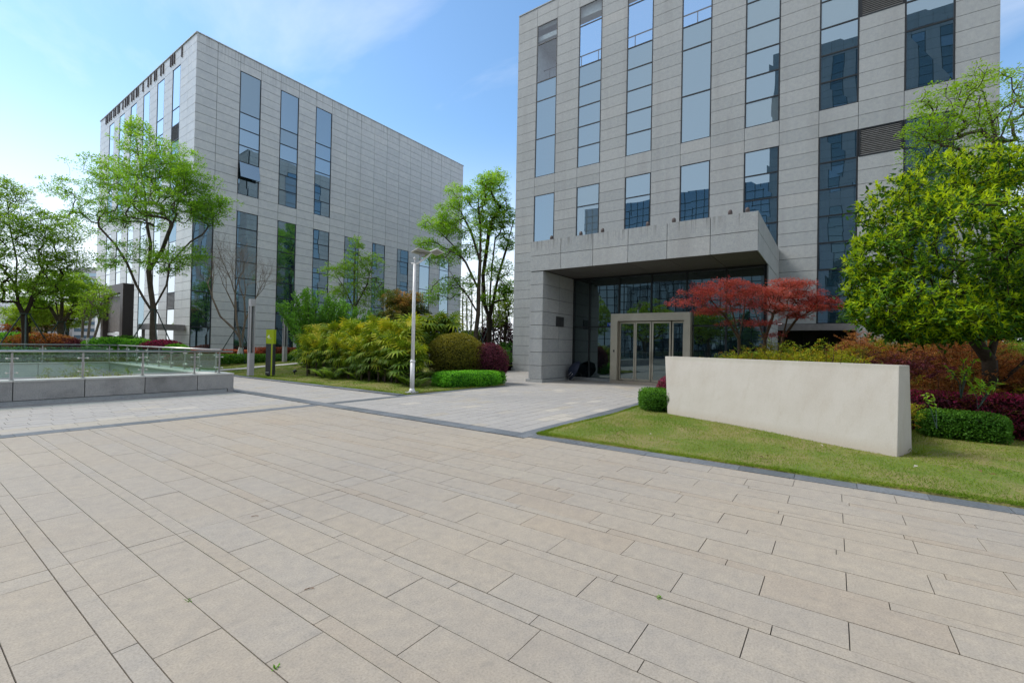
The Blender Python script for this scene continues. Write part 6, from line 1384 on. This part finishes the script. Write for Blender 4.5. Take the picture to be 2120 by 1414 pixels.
for yy in np.arange(-0.5, -5.2, -0.52):
    for xx in (13.3, 14.1, 15.0, 16.0):
        x_, y_ = xx+rng.uniform(-.2, .2)+0.05*(yy+3), yy+rng.uniform(-.2, .2); k = int(rng.choice([0, 0, 0, 0, 1, 1, 1, 1, 2, 3, 4, 0])); o = NR[k] if k not in used else copy_tree(NR[k]); used[k] = 1
        zb = float(bed_z(x_, y_)); o.location = (x_, y_, zb-0.04); sc = rng.uniform(0.9, 1.25); o.scale = (sc, sc, sc*1.15); o.rotation_euler = (0, 0, rng.uniform(0, 6.28)); o['group'] = 'rust coloured nandina bank at the right edge'
        o['label'] = f"{('rust brown', 'rust brown', 'fresh green', 'purple red', 'amber green')[k]} feathery shrub in the bank under the glossy evergreen, {('front', 'second', 'third', 'rear')[(13.3, 14.1, 15.0, 16.0).index(xx)]} row"
for k in range(len(NR)):
    if k not in used:
        for ch in list(NR[k].children): bpy.data.objects.remove(ch)
        bpy.data.objects.remove(NR[k])
# undergrowth behind, against the building
for k, (x, y, rx, ry, rz, mt, lb) in enumerate(((16.6, -2.2, 0.9, 1.7, 0.55, 'hedge_dull', 'dark green undergrowth beneath the glossy evergreen'), (16.9, 0.9, 0.8, 1.5, 0.62, 'amber', 'dark amber thicket behind the red maples'), (15.0, 1.9, 0.7, 0.9, 0.62, 'fern', 'light green bush between the doors and the red maples'), (18.5, -6.5, 1.5, 2.0, 1.1, 'hedge_dull', 'dark shrub mass at the right edge under the trees'))):
    bush('shrub', lb, 'bush', (x, y, 0.25+rz), (rx, ry, rz), 5200, 0.075, L[mt], lump=0.22, tint0=0.42, tgrad=0.3)
for (px, dep, tp, lb) in ((2095, 17.5, 520, 'dark leafy tree standing behind the glossy evergreen at the right edge'), (2150, 16.5, 480, 'dark leafy tree beyond the right edge of the view, behind the glossy evergreen')):
    b = G0(px, dep, 0.2); tree('tree', lb, b, [[b, D(px, 690, dep), D(px-8, 620, dep)], [D(px, 690, dep), D(px+15, 620, dep)]], [PB(px, 640, dep, 55, 55, 1.2), PB(px, tp+40, dep, 40, 50, .8)], 420, 0.1, 34, 0.28, 0.11, 'tree_dark', 'bark_dark', step=0.3, tint0=0.3)
for (px, py, dep, rx, rz, lb) in ((2105, 690, 14.5, 1.5, 1.35, 'big dark shrub behind the trunk of the glossy evergreen'), (2035, 700, 16.5, 1.3, 0.95, 'dark shrub left of the big one behind the glossy evergreen')):
    c = D(px, py, dep); bush('shrub', lb, 'bush', (c[0], c[1], 0.25+rz), (rx, rx, rz), 5200, 0.09, L['hedge_dull'], lump=0.22, tint0=0.45, tgrad=0.3)
# young shoots sticking out of the bank
for i, (px, py, dep, lb) in enumerate(((1990, 770, 8.6, 'tall fresh green shoot rising from the rust bank'), (2025, 790, 8.4, 'spreading fresh green shoot right of the tall one'), (1940, 830, 8.2, 'small fresh green shoot over the magenta hedge'))):
    c = D(px, py, dep); t = thing('green_shoot', lb, 'plant', (c[0], c[1], c[2]-0.5), 'fresh green shoots in the rust bank'); Pp, Dd = [], []; mb = MB()
    for k in range(5 if i < 2 else 2):
        top = c+np.array([rng.normal(0, .10), rng.normal(0, .12), rng.uniform(0.0, 0.32) if i == 0 else rng.uniform(-0.1, 0.12)]); b0 = c-[0, 0, 0.5]; mb.tube([b0, (b0+top)/2+rng.normal(0, .03, 3), top], [0.008, 0.006, 0.004], 5)
        for j in range(13): Pp.append(b0+(top-b0)*(0.62+0.38*j/12)); q = rdir(1, 0.35)[0]; Dd.append(q)
    mb.build('stem', M['weed_stem'] if 'weed_stem' in M else M['stake'], t); foliage('leaves', np.array(Pp), np.array(Dd), rdir(len(Pp), 1.0), 0.12 if i < 2 else 0.08, 0.032, 0.6, L['ginkgo'], t, fold=0.2, droop=0.25)
# bamboo in the sunken court
for i, (px, py, dep, lb) in enumerate(((125, 770, 17.5, 'bamboo sprays reaching up in the sunken court, left'), (205, 762, 17.8, 'bamboo sprays reaching up in the sunken court, middle'), (245, 772, 17.2, 'bamboo tuft low in the sunken court, right'))):
    c = D(px, py, dep); t = thing('bamboo', lb, 'bamboo', (c[0], c[1], -3.1), 'bamboo in the sunken court'); Pp, Dd = [], []; mb = MB()
    for k in range(11):
        b0 = np.array([c[0]+rng.normal(0, .35), c[1]+rng.normal(0, .3), -3.1]); top = np.array([c[0]+rng.normal(0, .55), c[1]+rng.normal(0, .5), c[2]+rng.uniform(-0.5, 0.22)]); mid = b0*[1, 1, 0]+[0, 0, top[2]-0.3]
        pts = [(1-s)**2*b0+2*s*(1-s)*mid+s*s*top for s in np.linspace(0, 1, 9)]; mb.tube(pts, list(np.linspace(0.015, 0.004, 9)), 5)
        for s in np.linspace(0.5, 1, 30):
            q = (1-s)**2*b0+2*s*(1-s)*mid+s*s*top
            for _ in range(3): Pp.append(q+rng.normal(0, 0.05, 3)); Dd.append(unit(rdir(1)[0]+np.array([0, 0, -0.5])+(top-mid)*0.5))
    mb.build('culm', M['bark_pale'], t); Pp = np.array(Pp); foliage('leaves', Pp, np.array(Dd), rdir(len(Pp), .6), 0.15, 0.022, 0.5+rng.normal(0, .2, len(Pp)), L['bamboo'], t)

# --- grass, litter, weeds
grass('grass', 150000, (7.03, 14.2, -6.5, 4.40), lawn_right_z, 0.034, 0.006, edge=1)
def keepL(x, y): return (x < np.interp(y, [10.9, 12, 14, 17, 22, 36], [13.2, 12.8, 12.6, 13.2, 16, 24]))
grass('grass', 110000, (9.70, 20.0, 10.97, 33.0), lawn_left_z, 0.045, 0.012, keepL, edge=-1)
for i in range(34):
    t_ = rng.random(); x_, y_ = rng.uniform(7.3, 11.5), rng.uniform(-3.2, 3.6)
    w_ = np.array([x_, y_])-np.array([9.06, -.8]); 
    if w_@nn > -0.05 and -0.1 < w_@dd < 4.8: continue
    z = float(lawn_right_z(x_, y_))+0.035; a_ = rng.uniform(0, 6.28); s_ = rng.uniform(0.025, 0.055); h = np.array([math.cos(a_), math.sin(a_), 0.15]); sd_ = np.array([-h[1], h[0], 0.1]); p = np.array([x_, y_, z])
    mb = MB(); mb.quad([p-h*s_, p-sd_*s_*0.45+[0, 0, 0.008], p+h*s_*0.9, p+sd_*s_*0.45+[0, 0, 0.012]]); mb.quad([p-h*s_*1.25-[0, 0, .004], p-h*s_+sd_*0.002, p-h*s_-sd_*0.002])
    pale = rng.random() < 0.3
    o = mb.build('fallen_leaf', M['pale_leaf'] if pale else M['dead_leaf']); o['label'] = 'small pale dry leaf fallen on the lawn before the cream wall' if pale else 'small brown dead leaf fallen on the lawn before the cream wall'; o['category'] = 'leaf'; o['group'] = 'pale leaves on the lawn' if pale else 'brown leaves on the lawn'
for (x_, y_, n_, hh, lb) in ((9.62, -1.12, 60, 0.16, 'grass tuft at the right foot of the cream wall'), (10.5, 11.25, 60, 0.22, 'grass tuft at the foot of the street lamp')):
    t = thing('grass_tuft', lb, 'plant', (x_, y_, 0)); p = np.array([x_, y_, 0.02])+rng.normal(0, 0.07, (n_, 3))*[1, 1, 0]; d = rdir(n_, 1.1); foliage('blades', p, d, rdir(n_), hh*rng.uniform(0.5, 1.2, n_), 0.009, 0.4+rng.normal(0, .15, n_), L['grass'], t, droop=0.3)
for (px, py, lb) in ((392, 1243, 'tiny weed in a paving joint, left of centre'), (568, 1385, 'tiny weed in a paving joint near the bottom edge'), (1363, 1237, 'tiny weed in a paving joint, right of centre')):
    dr = FWD+RGT*(px-1060)/FPX+UPV*(707-py)/FPX; p = EYE+dr*(-1.6/dr[2]); t = thing('weed', lb, 'weed', p, 'weeds in the paving joints'); n_ = 14; q = p+rng.normal(0, 0.008, (n_, 3))*[1, 1, 0]; foliage('leaves', q, rdir(n_, 0.5), rdir(n_, 1), 0.022*rng.uniform(0.6, 1.3, n_), 0.009, 0.5, L['weed'], t)
for (px, py, lb) in ((520, 1069, 'short brown twig lying on the paving at left'), (630, 1220, 'thin dry twig lying on the paving, lower left')):
    dr = FWD+RGT*(px-1060)/FPX+UPV*(707-py)/FPX; p = EYE+dr*(-1.594/dr[2]); mb = MB(); mb.tube([p, p+[0.03, -0.012, 0.003], p+[0.05, -0.03, 0]], 0.0025, 5); tag(mb.build('twig', M['dead_leaf']), lb, 'twig', 'twigs on the paving')
# --- trees out of view to the left that the lobby glass mirrors
for (x, y, h_, lb) in ((-9, 17, 7.5, 'broad green tree left of the court, seen only mirrored in the lobby glass'), (-12, 25, 8.5, 'second green tree left of the court, seen only mirrored in the lobby glass'), (-13, 11, 7.0, 'green tree at the far side of the plaza, seen only mirrored in the lobby glass')):
    b = np.array([x, y, 0.0]); tree('tree', lb, b, [[b, b+[0, 0, 1.2], b+[0.1, 0.1, 2.4]]], [(b+[0, 0, h_*0.62], (2.6, 2.6, h_*0.3), 1)], 260, 0.16, 40, 0.42, 0.16, 'tree_yellow', 'bark', step=0.5, tint0=0.5)
